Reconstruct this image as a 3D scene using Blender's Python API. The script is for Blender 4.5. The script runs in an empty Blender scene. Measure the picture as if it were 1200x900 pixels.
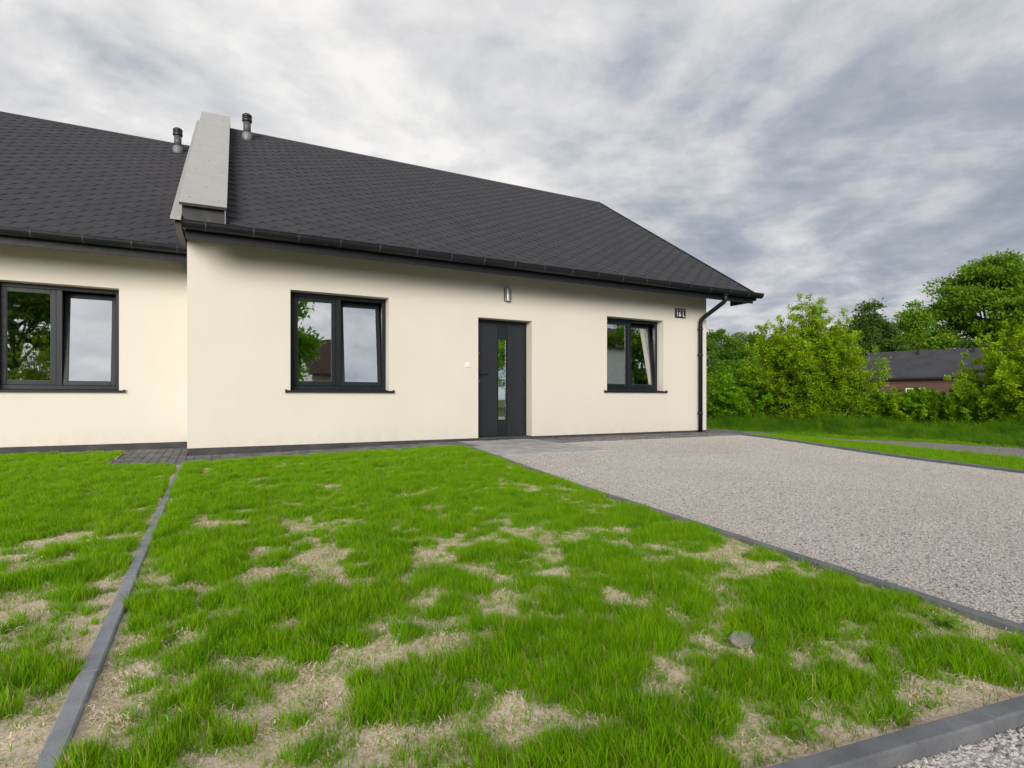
import bpy, bmesh, math, random
import numpy as np
from mathutils import Vector, Matrix

R = math.radians
rnd = random.Random(7)
rng = np.random.default_rng(11)
S = bpy.context.scene
COL = S.collection

# ------------------------------------------------------------------ camera
CU, CV, CZ, YAW = .25, -9.07, .79, 28.1
cam_d = bpy.data.cameras.new('camera')
cam = bpy.data.objects.new('camera', cam_d)
COL.objects.link(cam)
cam.location = (CU, CV, CZ)
cam.rotation_euler = (R(90), 0, R(-YAW))
cam_d.sensor_width = 36
cam_d.lens = 36 * 668 / 1200
cam_d.shift_y = 17 / 1200
cam_d.clip_start = .05
cam_d.clip_end = 3000
S.camera = cam

# ------------------------------------------------------------------ world
SUN_EL, SUN_AZ = 15, 33          # towards the sun: behind the camera, a little left
sun_dir = Vector((-math.sin(R(SUN_AZ)) * math.cos(R(SUN_EL)), -math.cos(R(SUN_AZ)) * math.cos(R(SUN_EL)), math.sin(R(SUN_EL))))
W = bpy.data.worlds.new('World')
S.world = W
W.use_nodes = True
nt = W.node_tree
nt.nodes.clear()
CLOUD = .226


class NT:
    """tiny node helper"""
    def __init__(s, tree):
        s.t = tree

    def n(s, kind, ins=None, **props):
        nd = s.t.nodes.new(kind)
        for k, v in props.items():
            setattr(nd, k, v)
        for k, v in (ins or {}).items():
            if isinstance(v, bpy.types.NodeSocket):
                s.t.links.new(v, nd.inputs[k])
            else:
                nd.inputs[k].default_value = v
        return nd

    def math(s, op, a, b=0.0, c=0.0, clamp=False):
        nd = s.n('ShaderNodeMath', {0: a, 1: b, 2: c}, operation=op, use_clamp=clamp)
        return nd.outputs[0]

    def vmath(s, op, a, b=(0, 0, 0)):
        nd = s.n('ShaderNodeVectorMath', {0: a, 1: b}, operation=op)
        return nd.outputs['Value'] if op in ('DOT_PRODUCT', 'LENGTH') else nd.outputs[0]

    def noise(s, vec, scale, detail=4, rough=.55, dist=0.0):
        nd = s.n('ShaderNodeTexNoise', {'Scale': scale, 'Detail': detail, 'Roughness': rough, 'Distortion': dist})
        if vec is not None:
            s.t.links.new(vec, nd.inputs['Vector'])
        return nd.outputs['Fac']

    def ramp(s, fac, stops):
        nd = s.n('ShaderNodeValToRGB', {0: fac})
        el = nd.color_ramp.elements
        while len(el) > 1:
            el.remove(el[-1])
        el[0].position = stops[0][0]
        el[0].color = (*stops[0][1], 1)
        for p, c in stops[1:]:
            e = el.new(p)
            e.color = (*c, 1)
        return nd.outputs[0]

    def mix(s, fac, a, b, mode='MIX'):
        nd = s.n('ShaderNodeMix', data_type='RGBA', blend_type=mode)
        for k, v in ((0, fac), (6, a), (7, b)):
            if isinstance(v, bpy.types.NodeSocket):
                s.t.links.new(v, nd.inputs[k])
            elif k == 0:
                nd.inputs[0].default_value = v
            else:
                nd.inputs[k].default_value = (*v, 1) if len(v) == 3 else v
        return nd.outputs[2]

    def maprange(s, v, a, b, c=0.0, d=1.0, smooth=False):
        nd = s.n('ShaderNodeMapRange', {0: v, 1: a, 2: b, 3: c, 4: d})
        if smooth:
            nd.interpolation_type = 'SMOOTHSTEP'
        return nd.outputs[0]


w = NT(nt)
sky = w.n('ShaderNodeTexSky', sky_type='NISHITA', sun_disc=False, sun_elevation=R(SUN_EL), sun_rotation=R(180 + SUN_AZ))
tc = w.n('ShaderNodeTexCoord').outputs['Generated']
sep = w.n('ShaderNodeSeparateXYZ', {0: tc})
dx, dy, dz = sep.outputs
zz = w.math('ADD', w.math('MAXIMUM', dz, 0.0), .20)
px = w.math('DIVIDE', dx, zz)
py = w.math('DIVIDE', dy, zz)
# along / across the cloud streets
ca, sa = math.cos(R(34)), math.sin(R(34))
along = w.math('ADD', w.math('MULTIPLY', px, sa), w.math('MULTIPLY', py, ca))
across = w.math('SUBTRACT', w.math('MULTIPLY', px, ca), w.math('MULTIPLY', py, sa))
vec = w.n('ShaderNodeCombineXYZ', {0: across, 1: w.math('MULTIPLY', along, .95), 2: 3.7}).outputs[0]
vec2 = w.n('ShaderNodeCombineXYZ', {0: px, 1: py, 2: 1.3}).outputs[0]
big = w.noise(vec, .80, 3, .5, .5)
mid = w.noise(vec, 2.3, 9, .60, .30)
fine = w.noise(vec2, 5.5, 9, .64, .2)
# relief of the cloud base: the same field a little further on
vsh = w.vmath('ADD', vec, (.10, -.07, 0))
relief = w.math('SUBTRACT', w.noise(vec, 1.7, 7, .55, .35), w.noise(vsh, 1.7, 7, .55, .35))
fac = w.math('ADD', w.math('ADD', w.math('MULTIPLY', big, .85), w.math('MULTIPLY', mid, .80)), w.math('MULTIPLY', fine, .44))
fac = w.math('ADD', fac, w.math('MULTIPLY', relief, 1.15))
side = w.maprange(px, -.5, 1.9, .12, -.13, True)
low = w.maprange(dz, .02, .30, .03, 0.0, True)
fac = w.math('ADD', w.math('ADD', fac, side), low)
cl = w.ramp(w.maprange(fac, .63, 1.37), [(0.0, (.43, .49, .60)), (.18, (.52, .58, .68)), (.30, (.60, .655, .75)), (.46, (.77, .80, .86)), (.62, (.95, .96, .99)), (.80, (1.12, 1.115, 1.12)), (1.0, (1.34, 1.32, 1.30))])
bg_c = w.n('ShaderNodeBackground', {'Color': cl, 'Strength': CLOUD})
bg_s = w.n('ShaderNodeBackground', {'Color': sky.outputs[0], 'Strength': .06})
thin = w.maprange(fine, .62, .80, 0.0, .22, True)
mixs = w.n('ShaderNodeMixShader', {0: thin, 1: bg_c.outputs[0], 2: bg_s.outputs[0]})
w.n('ShaderNodeOutputWorld', {0: mixs.outputs[0]})

sun_d = bpy.data.lights.new('sun', 'SUN')
sun = bpy.data.objects.new('sun', sun_d)
COL.objects.link(sun)
sun_d.energy = 1.5
sun_d.angle = R(30)
sun_d.color = (1, .955, .88)
sun.rotation_euler = (-sun_dir).to_track_quat('-Z', 'Y').to_euler()
sun.location = (-8, -30, 20)

S.view_settings.view_transform = 'Standard'
S.view_settings.look = 'None'
S.view_settings.exposure = 1.62
S.view_settings.gamma = 1
S.view_settings.use_curve_mapping = False
S.render.engine = 'CYCLES'
S.cycles.max_bounces = 6
S.cycles.transparent_max_bounces = 8


# ------------------------------------------------------------------ materials
def mat(name):
    m = bpy.data.materials.new(name)
    m.use_nodes = True
    t = m.node_tree
    t.nodes.clear()
    return m, NT(t)


def finish(h, shader):
    h.n('ShaderNodeOutputMaterial', {0: shader})


def principled(h, color, rough=.6, spec=.5, metal=0.0, bump=None, bump_d=.01, bump_s=.5, **kw):
    ins = {'Base Color': color if isinstance(color, bpy.types.NodeSocket) else (*color, 1), 'Roughness': rough, 'Specular IOR Level': spec, 'Metallic': metal}
    ins.update(kw)
    if bump is not None:
        b = h.n('ShaderNodeBump', {'Strength': bump_s, 'Distance': bump_d, 'Height': bump})
        ins['Normal'] = b.outputs[0]
    return h.n('ShaderNodeBsdfPrincipled', ins).outputs[0]


def obj_co(h):
    return h.n('ShaderNodeTexCoord').outputs['Object']


def world_co(h):
    return h.n('ShaderNodeNewGeometry').outputs['Position']


def simple(name, c, rough=.5, spec=.5, metal=0.0, var=.12, vscale=6.0, grain=120, gd=.0006):
    m, h = mat(name)
    p = world_co(h)
    f = h.noise(p, vscale, 5)
    k = h.maprange(f, .3, .7, 1 - var, 1 + var)
    col = h.mix(1.0, (*c, 1), h.n('ShaderNodeCombineXYZ', {0: k, 1: k, 2: k}).outputs[0], 'MULTIPLY')
    rr = h.maprange(h.noise(p, vscale * 3, 3), .3, .7, max(.05, rough - .08), min(1, rough + .08))
    finish(h, principled(h, col, rr, spec, metal, h.noise(p, grain, 2), gd, .5))
    return m


M = {}


def m_stucco():
    m, h = mat('cream_stucco')
    p = world_co(h)
    big = h.noise(p, .9, 5, .6)
    st = h.n('ShaderNodeVectorMath', {0: p, 1: (3.0, 3.0, .35)}, operation='MULTIPLY').outputs[0]
    streak = h.noise(st, 1.6, 5, .6)
    col = h.mix(h.maprange(big, .3, .7), (.590, .552, .492), (.622, .586, .526))
    col = h.mix(h.maprange(streak, .52, .78, 0, .08), col, (.52, .46, .37))
    z = h.n('ShaderNodeSeparateXYZ', {0: p}).outputs[2]
    splash = h.math('MULTIPLY', h.maprange(z, .10, .42, 1, 0, True), h.maprange(h.noise(p, 7, 6, .65), .40, .72))
    col = h.mix(h.math('MULTIPLY', splash, .28), col, (.42, .36, .27))
    grain = h.noise(p, 260, 3, .6)
    col = h.mix(h.maprange(grain, .35, .65, .10, 0), col, (.48, .42, .34))
    h2 = h.math('ADD', h.math('MULTIPLY', grain, 1.0), h.math('MULTIPLY', h.noise(p, 70, 3), .5))
    finish(h, principled(h, col, .92, .15, 0, h2, .0022, .8))
    return m


def m_shingle():
    m, h = mat('slate_grey_bitumen_shingle')
    p = world_co(h)
    r = h.n('ShaderNodeObjectInfo').outputs['Random']
    isl = h.n('ShaderNodeNewGeometry').outputs['Random Per Island']
    k = h.math('FRACT', h.math('ADD', r, isl))
    fl = h.noise(p, 380, 3, .7)
    w1 = h.noise(p, .8, 4)
    col = h.mix(h.maprange(fl, .3, .7), (.031, .030, .035), (.053, .052, .059))
    col = h.mix(h.maprange(w1, .3, .7, 0, .35), col, (.043, .043, .047))
    t = h.maprange(k, 0, 1, .90, 1.10)
    col = h.mix(1.0, col, h.n('ShaderNodeCombineXYZ', {0: t, 1: t, 2: t}).outputs[0], 'MULTIPLY')
    finish(h, principled(h, col, .93, .18, 0, fl, .002, .7))
    return m


def m_glass():
    m, h = mat('coated_window_glass')
    p = world_co(h)
    b = h.n('ShaderNodeBump', {'Strength': .035, 'Distance': .02, 'Height': h.noise(p, 2.2, 2)})
    gl = h.n('ShaderNodeBsdfGlossy', {'Color': (.90, .93, .95, 1), 'Roughness': .012, 'Normal': b.outputs[0]})
    tr = h.n('ShaderNodeBsdfTransparent', {'Color': (.50, .53, .52, 1)})
    fr = h.n('ShaderNodeFresnel', {'IOR': 1.5}).outputs[0]
    f = h.math('ADD', h.math('MULTIPLY', fr, .40), .78, clamp=True)
    finish(h, h.n('ShaderNodeMixShader', {0: f, 1: tr.outputs[0], 2: gl.outputs[0]}).outputs[0])
    return m


def m_gravel(name, a, b, c, near=1.0):
    m, h = mat(name)
    p = world_co(h)
    vo = h.n('ShaderNodeTexVoronoi', {'Vector': p, 'Scale': 62.0 * near, 'Randomness': 1.0})
    v2 = h.n('ShaderNodeTexVoronoi', {'Vector': p, 'Scale': 140.0 * near})
    tone = h.n('ShaderNodeSeparateColor', {0: vo.outputs['Color']}).outputs[0]
    col = h.mix(tone, a, b)
    col = h.mix(h.maprange(tone, .90, .93), col, (.13, .12, .12))
    lo = h.noise(p, .55, 5, .6)
    col = h.mix(h.maprange(lo, .35, .70, 0, .5), col, c)
    col = h.mix(h.maprange(h.noise(p, 9, 4, .7), .55, .75, 0, .35), col, (.20, .18, .16))
    gap = h.maprange(vo.outputs['Distance'], .25, .75, 1, .55)
    col = h.mix(1.0, col, h.n('ShaderNodeCombineXYZ', {0: gap, 1: gap, 2: gap}).outputs[0], 'MULTIPLY')
    hh = h.math('SUBTRACT', 1.0, h.math('ADD', vo.outputs['Distance'], h.math('MULTIPLY', v2.outputs['Distance'], .3)))
    finish(h, principled(h, col, .93, .2, 0, hh, .016, .9))
    return m


def m_pebble():
    m, h = mat('crushed_stone_chips')
    r = h.n('ShaderNodeObjectInfo').outputs['Random']
    p = obj_co(h)
    col = h.ramp(r, [(0, (.20, .185, .175)), (.06, (.40, .37, .34)), (.12, (.62, .585, .55)), (.45, (.75, .705, .66)), (.85, (.82, .775, .73)), (1, (.86, .83, .80))])
    col = h.mix(h.maprange(h.noise(p, 3, 4), .35, .7, 0, .4), col, (.48, .44, .40))
    wp = world_co(h)
    col = h.mix(h.maprange(h.noise(wp, .8, 5, .6), .42, .66, 0, .25), col, (.42, .385, .35))
    col = h.mix(h.maprange(h.noise(wp, 4.5, 4, .7), .60, .72, 0, .45), col, (.30, .275, .25))
    finish(h, principled(h, col, .9, .25, 0, h.noise(p, 6, 4), .15, .5))
    return m


def m_soil():
    m, h = mat('sandy_soil_with_straw')
    p = world_co(h)
    a = h.noise(p, 6, 6, .65)
    f = h.noise(p, 90, 4, .7)
    col = h.mix(h.maprange(a, .3, .7), (.60, .485, .345), (.76, .645, .485))
    col = h.mix(h.maprange(f, .46, .70, 0, .75), col, (.27, .20, .13))
    finish(h, principled(h, col, .97, .1, 0, h.math('ADD', f, h.math('MULTIPLY', a, 2)), .010, .8))
    return m


def m_leafy(name, dark, light, tip=None, trans=.35, rough=.5, pos=0.0):
    """leaf material: random tint per leaf island, optional young-leaf tint attribute"""
    m, h = mat(name)
    g = h.n('ShaderNodeNewGeometry')
    k = g.outputs['Random Per Island']
    col = h.mix(k, dark, light)
    if tip:
        at = h.n('ShaderNodeAttribute', attribute_name='young').outputs['Fac']
        col = h.mix(at, col, tip)
    if pos:
        col = h.mix(h.maprange(h.noise(g.outputs['Position'], pos, 3), .35, .7, 0, .6), col, light)
    d = principled(h, col, rough, .15)
    t = h.n('ShaderNodeBsdfTranslucent', {'Color': h.mix(.4, col, (.19, .38, .006))})
    finish(h, h.n('ShaderNodeMixShader', {0: trans, 1: d, 2: t.outputs[0]}).outputs[0])
    return m


def m_grass(name, a, b, dry, dryamt=.25):
    m, h = mat(name)
    r = h.n('ShaderNodeObjectInfo').outputs['Random']
    isl = h.n('ShaderNodeNewGeometry').outputs['Random Per Island']
    p = world_co(h)
    lo = h.noise(p, 2.3, 4, .6)
    col = h.mix(h.math('FRACT', h.math('ADD', r, isl)), a, b)
    hi = h.noise(p, 9.0, 3, .6)
    col = h.mix(h.maprange(hi, .42, .66, 0, .62), col, (.055, .225, .003))
    col = h.mix(h.maprange(lo, .40, .68, 0, .5), col, (.25, .46, .005))
    sel = h.math('LESS_THAN', h.math('FRACT', h.math('ADD', h.math('MULTIPLY', isl, 7.3), r)), dryamt)
    col = h.mix(sel, col, dry)
    d = principled(h, col, .6, .10)
    t = h.n('ShaderNodeBsdfTranslucent', {'Color': h.mix(.4, col, (.25, .42, .004))})
    finish(h, h.n('ShaderNodeMixShader', {0: .42, 1: d, 2: t.outputs[0]}).outputs[0])
    return m


def m_turf(name, a, b, c):
    m, h = mat(name)
    p = world_co(h)
    f = h.noise(p, 40, 5, .7)
    lo = h.noise(p, .5, 5, .6)
    col = h.mix(h.maprange(f, .3, .7), a, b)
    col = h.mix(h.maprange(lo, .4, .7, 0, .6), col, c)
    finish(h, principled(h, col, .95, .1, 0, f, .03, 1.0))
    return m


def m_paver(name, ca, cb):
    m, h = mat(name)
    r = h.n('ShaderNodeObjectInfo').outputs['Random']
    p = world_co(h)
    f = h.noise(p, 170, 3, .7)
    lo = h.noise(p, 2.5, 5, .65)
    col = h.mix(r, ca, cb)
    col = h.mix(h.maprange(f, .3, .7, 0, .35), col, (.07, .07, .075))
    col = h.mix(h.maprange(lo, .45, .72, 0, .55), col, (.31, .29, .265))
    finish(h, principled(h, col, .88, .25, 0, f, .002, .7))
    return m


def m_kerb(name, ca, cb):
    m, h = mat(name)
    p = world_co(h)
    f = h.noise(p, 240, 3, .7)
    lo = h.noise(p, 7, 6, .65)
    pit = h.n('ShaderNodeTexVoronoi', {'Vector': p, 'Scale': 75.0}).outputs['Distance']
    col = h.mix(h.maprange(lo, .3, .7), ca, cb)
    col = h.mix(h.maprange(f, .55, .75, 0, .5), col, (.07, .072, .08))
    col = h.mix(h.maprange(h.noise(p, 2.1, 5, .7), .58, .74, 0, .4), col, (.20, .185, .16))
    col = h.mix(h.maprange(pit, .05, .14, .7, 0), col, (.05, .05, .055))
    finish(h, principled(h, col, .85, .25, 0, h.math('ADD', f, h.maprange(pit, .03, .15)), .002, .7))
    return m


def m_door():
    m, h = mat('anthracite_wood_grain_door')
    p = world_co(h)
    st = h.n('ShaderNodeVectorMath', {0: p, 1: (60.0, 60.0, 1.2)}, operation='MULTIPLY').outputs[0]
    g = h.noise(st, 2.0, 6, .65, .6)
    col = h.mix(h.maprange(g, .3, .7), (.010, .0125, .017), (.021, .0245, .030))
    finish(h, principled(h, col, .45, .4, 0, g, .0012, .6))
    return m


def m_fibre():
    m, h = mat('pale_grey_fibre_cement')
    p = world_co(h)
    lo = h.noise(p, 3.2, 6, .65)
    st = h.n('ShaderNodeVectorMath', {0: p, 1: (9.0, .9, .9)}, operation='MULTIPLY').outputs[0]
    sk = h.noise(st, 1.4, 5, .6)
    col = h.mix(h.maprange(lo, .3, .7), (.295, .293, .290), (.325, .323, .318))
    col = h.mix(h.maprange(sk, .5, .75, 0, .22), col, (.20, .198, .195))
    finish(h, principled(h, col, .8, .3, 0, h.noise(p, 200, 3), .0006, .5))
    return m


def m_brick():
    m, h = mat('red_brick_far_wall')
    p = obj_co(h)
    b = h.n('ShaderNodeTexBrick', {'Vector': h.n('ShaderNodeCombineXYZ', {0: h.n('ShaderNodeSeparateXYZ', {0: p}).outputs[0], 1: h.n('ShaderNodeSeparateXYZ', {0: p}).outputs[2]}).outputs[0], 'Color1': (.075, .033, .024, 1), 'Color2': (.105, .048, .036, 1), 'Mortar': (.14, .12, .10, 1), 'Scale': 4.0})
    finish(h, principled(h, b.outputs[0], .9, .2))
    return m


M['stucco'] = m_stucco()
M['shingle'] = m_shingle()
M['glass'] = m_glass()
M['gravel'] = m_gravel('crushed_stone_gravel', (.58, .54, .50), (.75, .705, .655), (.68, .635, .585))
M['pebble'] = m_pebble()
M['soil'] = m_soil()
M['paver'] = m_paver('dark_grey_concrete_paver', (.095, .094, .10), (.17, .168, .175))
M['paverlight'] = m_paver('worn_light_grey_paver', (.32, .32, .325), (.48, .475, .475))
M['kerb'] = m_kerb('blue_grey_concrete_kerb', (.110, .116, .130), (.195, .201, .215))
M['edge'] = m_kerb('pale_blue_grey_edging', (.19, .20, .225), (.30, .31, .335))
M['door'] = m_door()
M['fibre'] = m_fibre()
M['brick'] = m_brick()
M['plinth'] = simple('dark_grey_plinth_render', (.058, .057, .06), .9, .2, var=.22, vscale=5, grain=180, gd=.002)
M['fascia'] = simple('graphite_fascia_board', (.0085, .0095, .0125), .5, .3)
M['gutter'] = simple('graphite_pvc_gutter', (.009, .0105, .0135), .4, .35)
M['bracket'] = simple('worn_gutter_bracket', (.045, .048, .055), .4, .5)
M['frame'] = simple('anthracite_window_profile', (.0085, .0105, .015), .42, .35, var=.06)
M['dark'] = simple('black_rubber_and_metal', (.011, .011, .013), .4, .4)
M['strip'] = simple('black_glazed_door_strip', (.012, .014, .018), .18, .5)
M['steel'] = simple('galvanised_vent_sleeve', (.17, .17, .18), .6, .4, .3)
M['ventpipe'] = simple('dark_grey_vent_pipe', (.075, .075, .08), .5, .4)
M['lampbody'] = simple('satin_grey_lamp_body', (.24, .25, .24), .35, .5, .3)
M['lampglass'] = simple('frosted_lamp_lens', (.33, .37, .35), .3, .5)
M['white'] = simple('white_plastic', (.74, .73, .70), .4, .4, var=.04)
M['signplate'] = simple('black_enamel_number_plate', (.012, .013, .018), .3, .5)
M['sand'] = simple('joint_sand', (.11, .10, .09), .95, .1, var=.3, grain=300, gd=.003)
M['turf'] = m_turf('mown_turf_ground', (.05, .085, .014), (.09, .13, .022), (.13, .13, .045))
M['field'] = m_turf('far_rough_grass', (.045, .08, .016), (.08, .12, .025), (.10, .11, .035))
M['path'] = m_gravel('pale_path_chippings', (.30, .28, .26), (.42, .39, .365), (.34, .315, .29))
M['bark'] = simple('brown_grey_bark', (.075, .06, .046), .95, .1, var=.4, vscale=4, grain=30, gd=.02)
M['twig'] = simple('olive_brown_twig', (.10, .085, .045), .9, .2, var=.3)
M['lawn'] = m_grass('lawn_grass_blade', (.13, .335, .003), (.30, .54, .006), (.46, .38, .14), .05)
M['lawnshort'] = m_grass('short_yellowing_blade', (.22, .39, .008), (.36, .45, .03), (.50, .41, .21), .25)
M['straw'] = simple('dead_straw', (.66, .55, .39), .9, .15, var=.35, vscale=30)
M['tall'] = m_grass('tall_meadow_grass_blade', (.030, .115, .006), (.065, .185, .010), (.20, .20, .06), .07)
M['leaf_young'] = m_leafy('yellow_green_young_leaf', (.095, .225, .004), (.21, .385, .006), (.46, .56, .009), .45, pos=.9)
M['leaf_mid'] = m_leafy('fresh_green_leaf', (.070, .215, .004), (.15, .365, .007), (.30, .51, .010), .45, pos=.9)
M['leaf_hedge'] = m_leafy('deep_green_leaf', (.045, .120, .008), (.085, .180, .012), (.14, .25, .02), .38, pos=.6)
M['leaf_far'] = m_leafy('far_oak_leaf', (.060, .155, .008), (.135, .255, .014), (.20, .32, .018), .40, pos=.25)
M['leaf_fardark'] = m_leafy('far_dark_leaf', (.032, .075, .014), (.070, .130, .020), None, .28, pos=.25)
M['weedleaf'] = m_leafy('broad_weed_leaf', (.12, .27, .012), (.20, .36, .03), None, .35)
M['stone'] = simple('pale_field_stone', (.27, .25, .22), .9, .2, var=.25, vscale=20, grain=90, gd=.004)
M['interior'] = simple('interior_plaster', (.30, .30, .30), .9, .1)
M['roofbrown'] = simple('brown_tile_roof', (.075, .05, .04), .85, .2, var=.25)
M['whitewall'] = simple('white_washed_wall', (.70, .71, .74), .9, .1)
M['greywall'] = simple('grey_rendered_wall', (.33, .32, .31), .9, .1)
M['farroof'] = simple('dark_felt_far_roof', (.045, .045, .053), .9, .2, var=.2, vscale=.8, grain=8, gd=.02)


# ------------------------------------------------------------------ mesh helpers
class MB:
    def __init__(s):
        s.v, s.f, s.sm = [], [], []

    def quad(s, *pts, smooth=False):
        i = len(s.v)
        s.v += [tuple(p) for p in pts]
        s.f.append(tuple(range(i, i + len(pts))))
        s.sm.append(smooth)
        return s

    def box(s, x0, x1, y0, y1, z0, z1, mtx=None):
        i = len(s.v)
        P = [(x, y, z) for z in (z0, z1) for y in (y0, y1) for x in (x0, x1)]
        if mtx is not None:
            P = [tuple(mtx @ Vector(p)) for p in P]
        s.v += P
        for f in ((0, 2, 3, 1), (4, 5, 7, 6), (0, 1, 5, 4), (2, 6, 7, 3), (0, 4, 6, 2), (1, 3, 7, 5)):
            s.f.append(tuple(i + k for k in f))
            s.sm.append(False)
        return s

    def prism(s, poly, axis, a0, a1):
        """extrude a 2-D polygon along 'x' (poly=(y,z)), 'y' (poly=(x,z)) or 'z' (poly=(x,y))"""
        n = len(poly)
        i = len(s.v)
        for a in (a0, a1):
            for p, q in poly:
                s.v.append({'x': (a, p, q), 'y': (p, a, q), 'z': (p, q, a)}[axis])
        s.f.append(tuple(range(i, i + n)))
        s.f.append(tuple(range(i + 2 * n - 1, i + n - 1, -1)))
        s.sm += [False, False]
        for k in range(n):
            k2 = (k + 1) % n
            s.f.append((i + k, i + n + k, i + n + k2, i + k2))
            s.sm.append(False)
        return s

    def tube(s, pts, radii, n=8, caps=True, smooth=True):
        pts = [Vector(p) for p in pts]
        if not hasattr(radii, '__len__'):
            radii = [radii] * len(pts)
        i = len(s.v)
        up = None
        for k, p in enumerate(pts):
            a = pts[max(0, k - 1)]
            b = pts[min(len(pts) - 1, k + 1)]
            t = (b - a).normalized()
            if up is None:
                up = Vector((0, 0, 1)) if abs(t.z) < .9 else Vector((1, 0, 0))
            e1 = t.cross(up)
            if e1.length < 1e-4:
                e1 = t.cross(Vector((1, .3, 0)))
            e1.normalize()
            e2 = t.cross(e1).normalized()
            up = e1.cross(t)
            for q in range(n):
                an = 2 * math.pi * q / n
                s.v.append(tuple(p + (e1 * math.cos(an) + e2 * math.sin(an)) * radii[k]))
        for k in range(len(pts) - 1):
            for q in range(n):
                q2 = (q + 1) % n
                s.f.append((i + k * n + q, i + k * n + q2, i + (k + 1) * n + q2, i + (k + 1) * n + q))
                s.sm.append(smooth)
        if caps:
            s.f.append(tuple(i + q for q in range(n - 1, -1, -1)))
            s.f.append(tuple(i + (len(pts) - 1) * n + q for q in range(n)))
            s.sm += [False, False]
        return s

    def lathe(s, prof, c, n=16, smooth=True):
        """prof = [(r, z)]; about the vertical through c"""
        return s.tube([(c[0], c[1], c[2] + z) for r, z in prof], [max(r, .0005) for r, z in prof], n, True, smooth)

    def mesh(s, name, m, bevel=0.0):
        me = bpy.data.meshes.new(name)
        me.from_pydata(s.v, [], s.f)
        me.materials.append(m)
        me.polygons.foreach_set('use_smooth', s.sm)
        bm = bmesh.new()
        bm.from_mesh(me)
        bmesh.ops.recalc_face_normals(bm, faces=bm.faces)
        if bevel:
            bmesh.ops.bevel(bm, geom=list(bm.edges), offset=bevel, segments=1, affect='EDGES', clamp_overlap=True)
        bm.to_mesh(me)
        bm.free()
        return me

    def build(s, name, m, parent=None, loc=(0, 0, 0), bevel=0.0):
        return link(name, s.mesh(name, m, bevel), parent, loc)


def link(name, me, parent=None, loc=(0, 0, 0), rot=None):
    o = bpy.data.objects.new(name, me)
    COL.objects.link(o)
    if parent:
        o.parent = parent
    o.location = loc
    if rot:
        o.rotation_euler = rot
    return o


def empty(name, loc=(0, 0, 0), parent=None):
    return link(name, None, parent, loc)


def tag(o, label=None, cat=None, group=None, kind=None):
    if label:
        o['label'] = label
    if cat:
        o['category'] = cat
    if group:
        o['group'] = group
    if kind:
        o['kind'] = kind
    return o


def np_mesh(name, verts, faces, m, smooth=False, attr=None):
    """verts (N,3) array, faces (F,k) array, one k for all; attr = per-vertex float 'young'"""
    me = bpy.data.meshes.new(name)
    nv, nf, k = len(verts), len(faces), faces.shape[1]
    me.vertices.add(nv)
    me.vertices.foreach_set('co', np.ascontiguousarray(verts, dtype=np.float32).ravel())
    me.loops.add(nf * k)
    me.loops.foreach_set('vertex_index', np.ascontiguousarray(faces, dtype=np.int32).ravel())
    me.polygons.add(nf)
    me.polygons.foreach_set('loop_start', np.arange(0, nf * k, k, dtype=np.int32))
    if attr is not None:
        a = me.attributes.new('young', 'FLOAT', 'POINT')
        a.data.foreach_set('value', np.ascontiguousarray(attr, dtype=np.float32))
    me.materials.append(m)
    me.update(calc_edges=True)
    if smooth:
        me.polygons.foreach_set('use_smooth', [True] * nf)
    return me


def vnoise(x, y, scale, seed=0):
    """value noise 0..1 on numpy arrays"""
    x = np.asarray(x) * scale + seed * 17.31
    y = np.asarray(y) * scale - seed * 9.17
    xi, yi = np.floor(x).astype(np.int64), np.floor(y).astype(np.int64)
    xf, yf = x - xi, y - yi
    xf, yf = xf * xf * (3 - 2 * xf), yf * yf * (3 - 2 * yf)

    def hsh(a, b):
        n = (a * 374761393 + b * 668265263 + seed * 1442695041) & 0xffffffff
        n = ((n ^ (n >> 13)) * 1274126177) & 0xffffffff
        return ((n ^ (n >> 16)) & 0xffff) / 65535.0
    return (hsh(xi, yi) * (1 - xf) + hsh(xi + 1, yi) * xf) * (1 - yf) + (hsh(xi, yi + 1) * (1 - xf) + hsh(xi + 1, yi + 1) * xf) * yf


def fbm(x, y, scale, seed=0, oct=3):
    t, a, s = 0, 1.0, 0
    for k in range(oct):
        t = t + vnoise(x, y, scale * 2 ** k, seed + k) * a
        s += a
        a *= .5
    return t / s


def at(px, Z, z=0.0):
    """world point at image column px (of 1200) and depth Z in metres"""
    X = (px - 600) * Z / 668
    return Vector((CU + Z * math.sin(R(YAW)) + X * math.cos(R(YAW)), CV + Z * math.cos(R(YAW)) - X * math.sin(R(YAW)), z))


def zat(py, Z):
    return CZ + (467 - py) * Z / 668


# ------------------------------------------------------------------ scatter (stuff)
SRC = bpy.data.collections


def source_collection(name, meshes):
    c = bpy.data.collections.new(name)
    for k, me in enumerate(meshes):
        o = bpy.data.objects.new('%s_source_%02d' % (name, k), me)
        c.objects.link(o)
    return c


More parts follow.
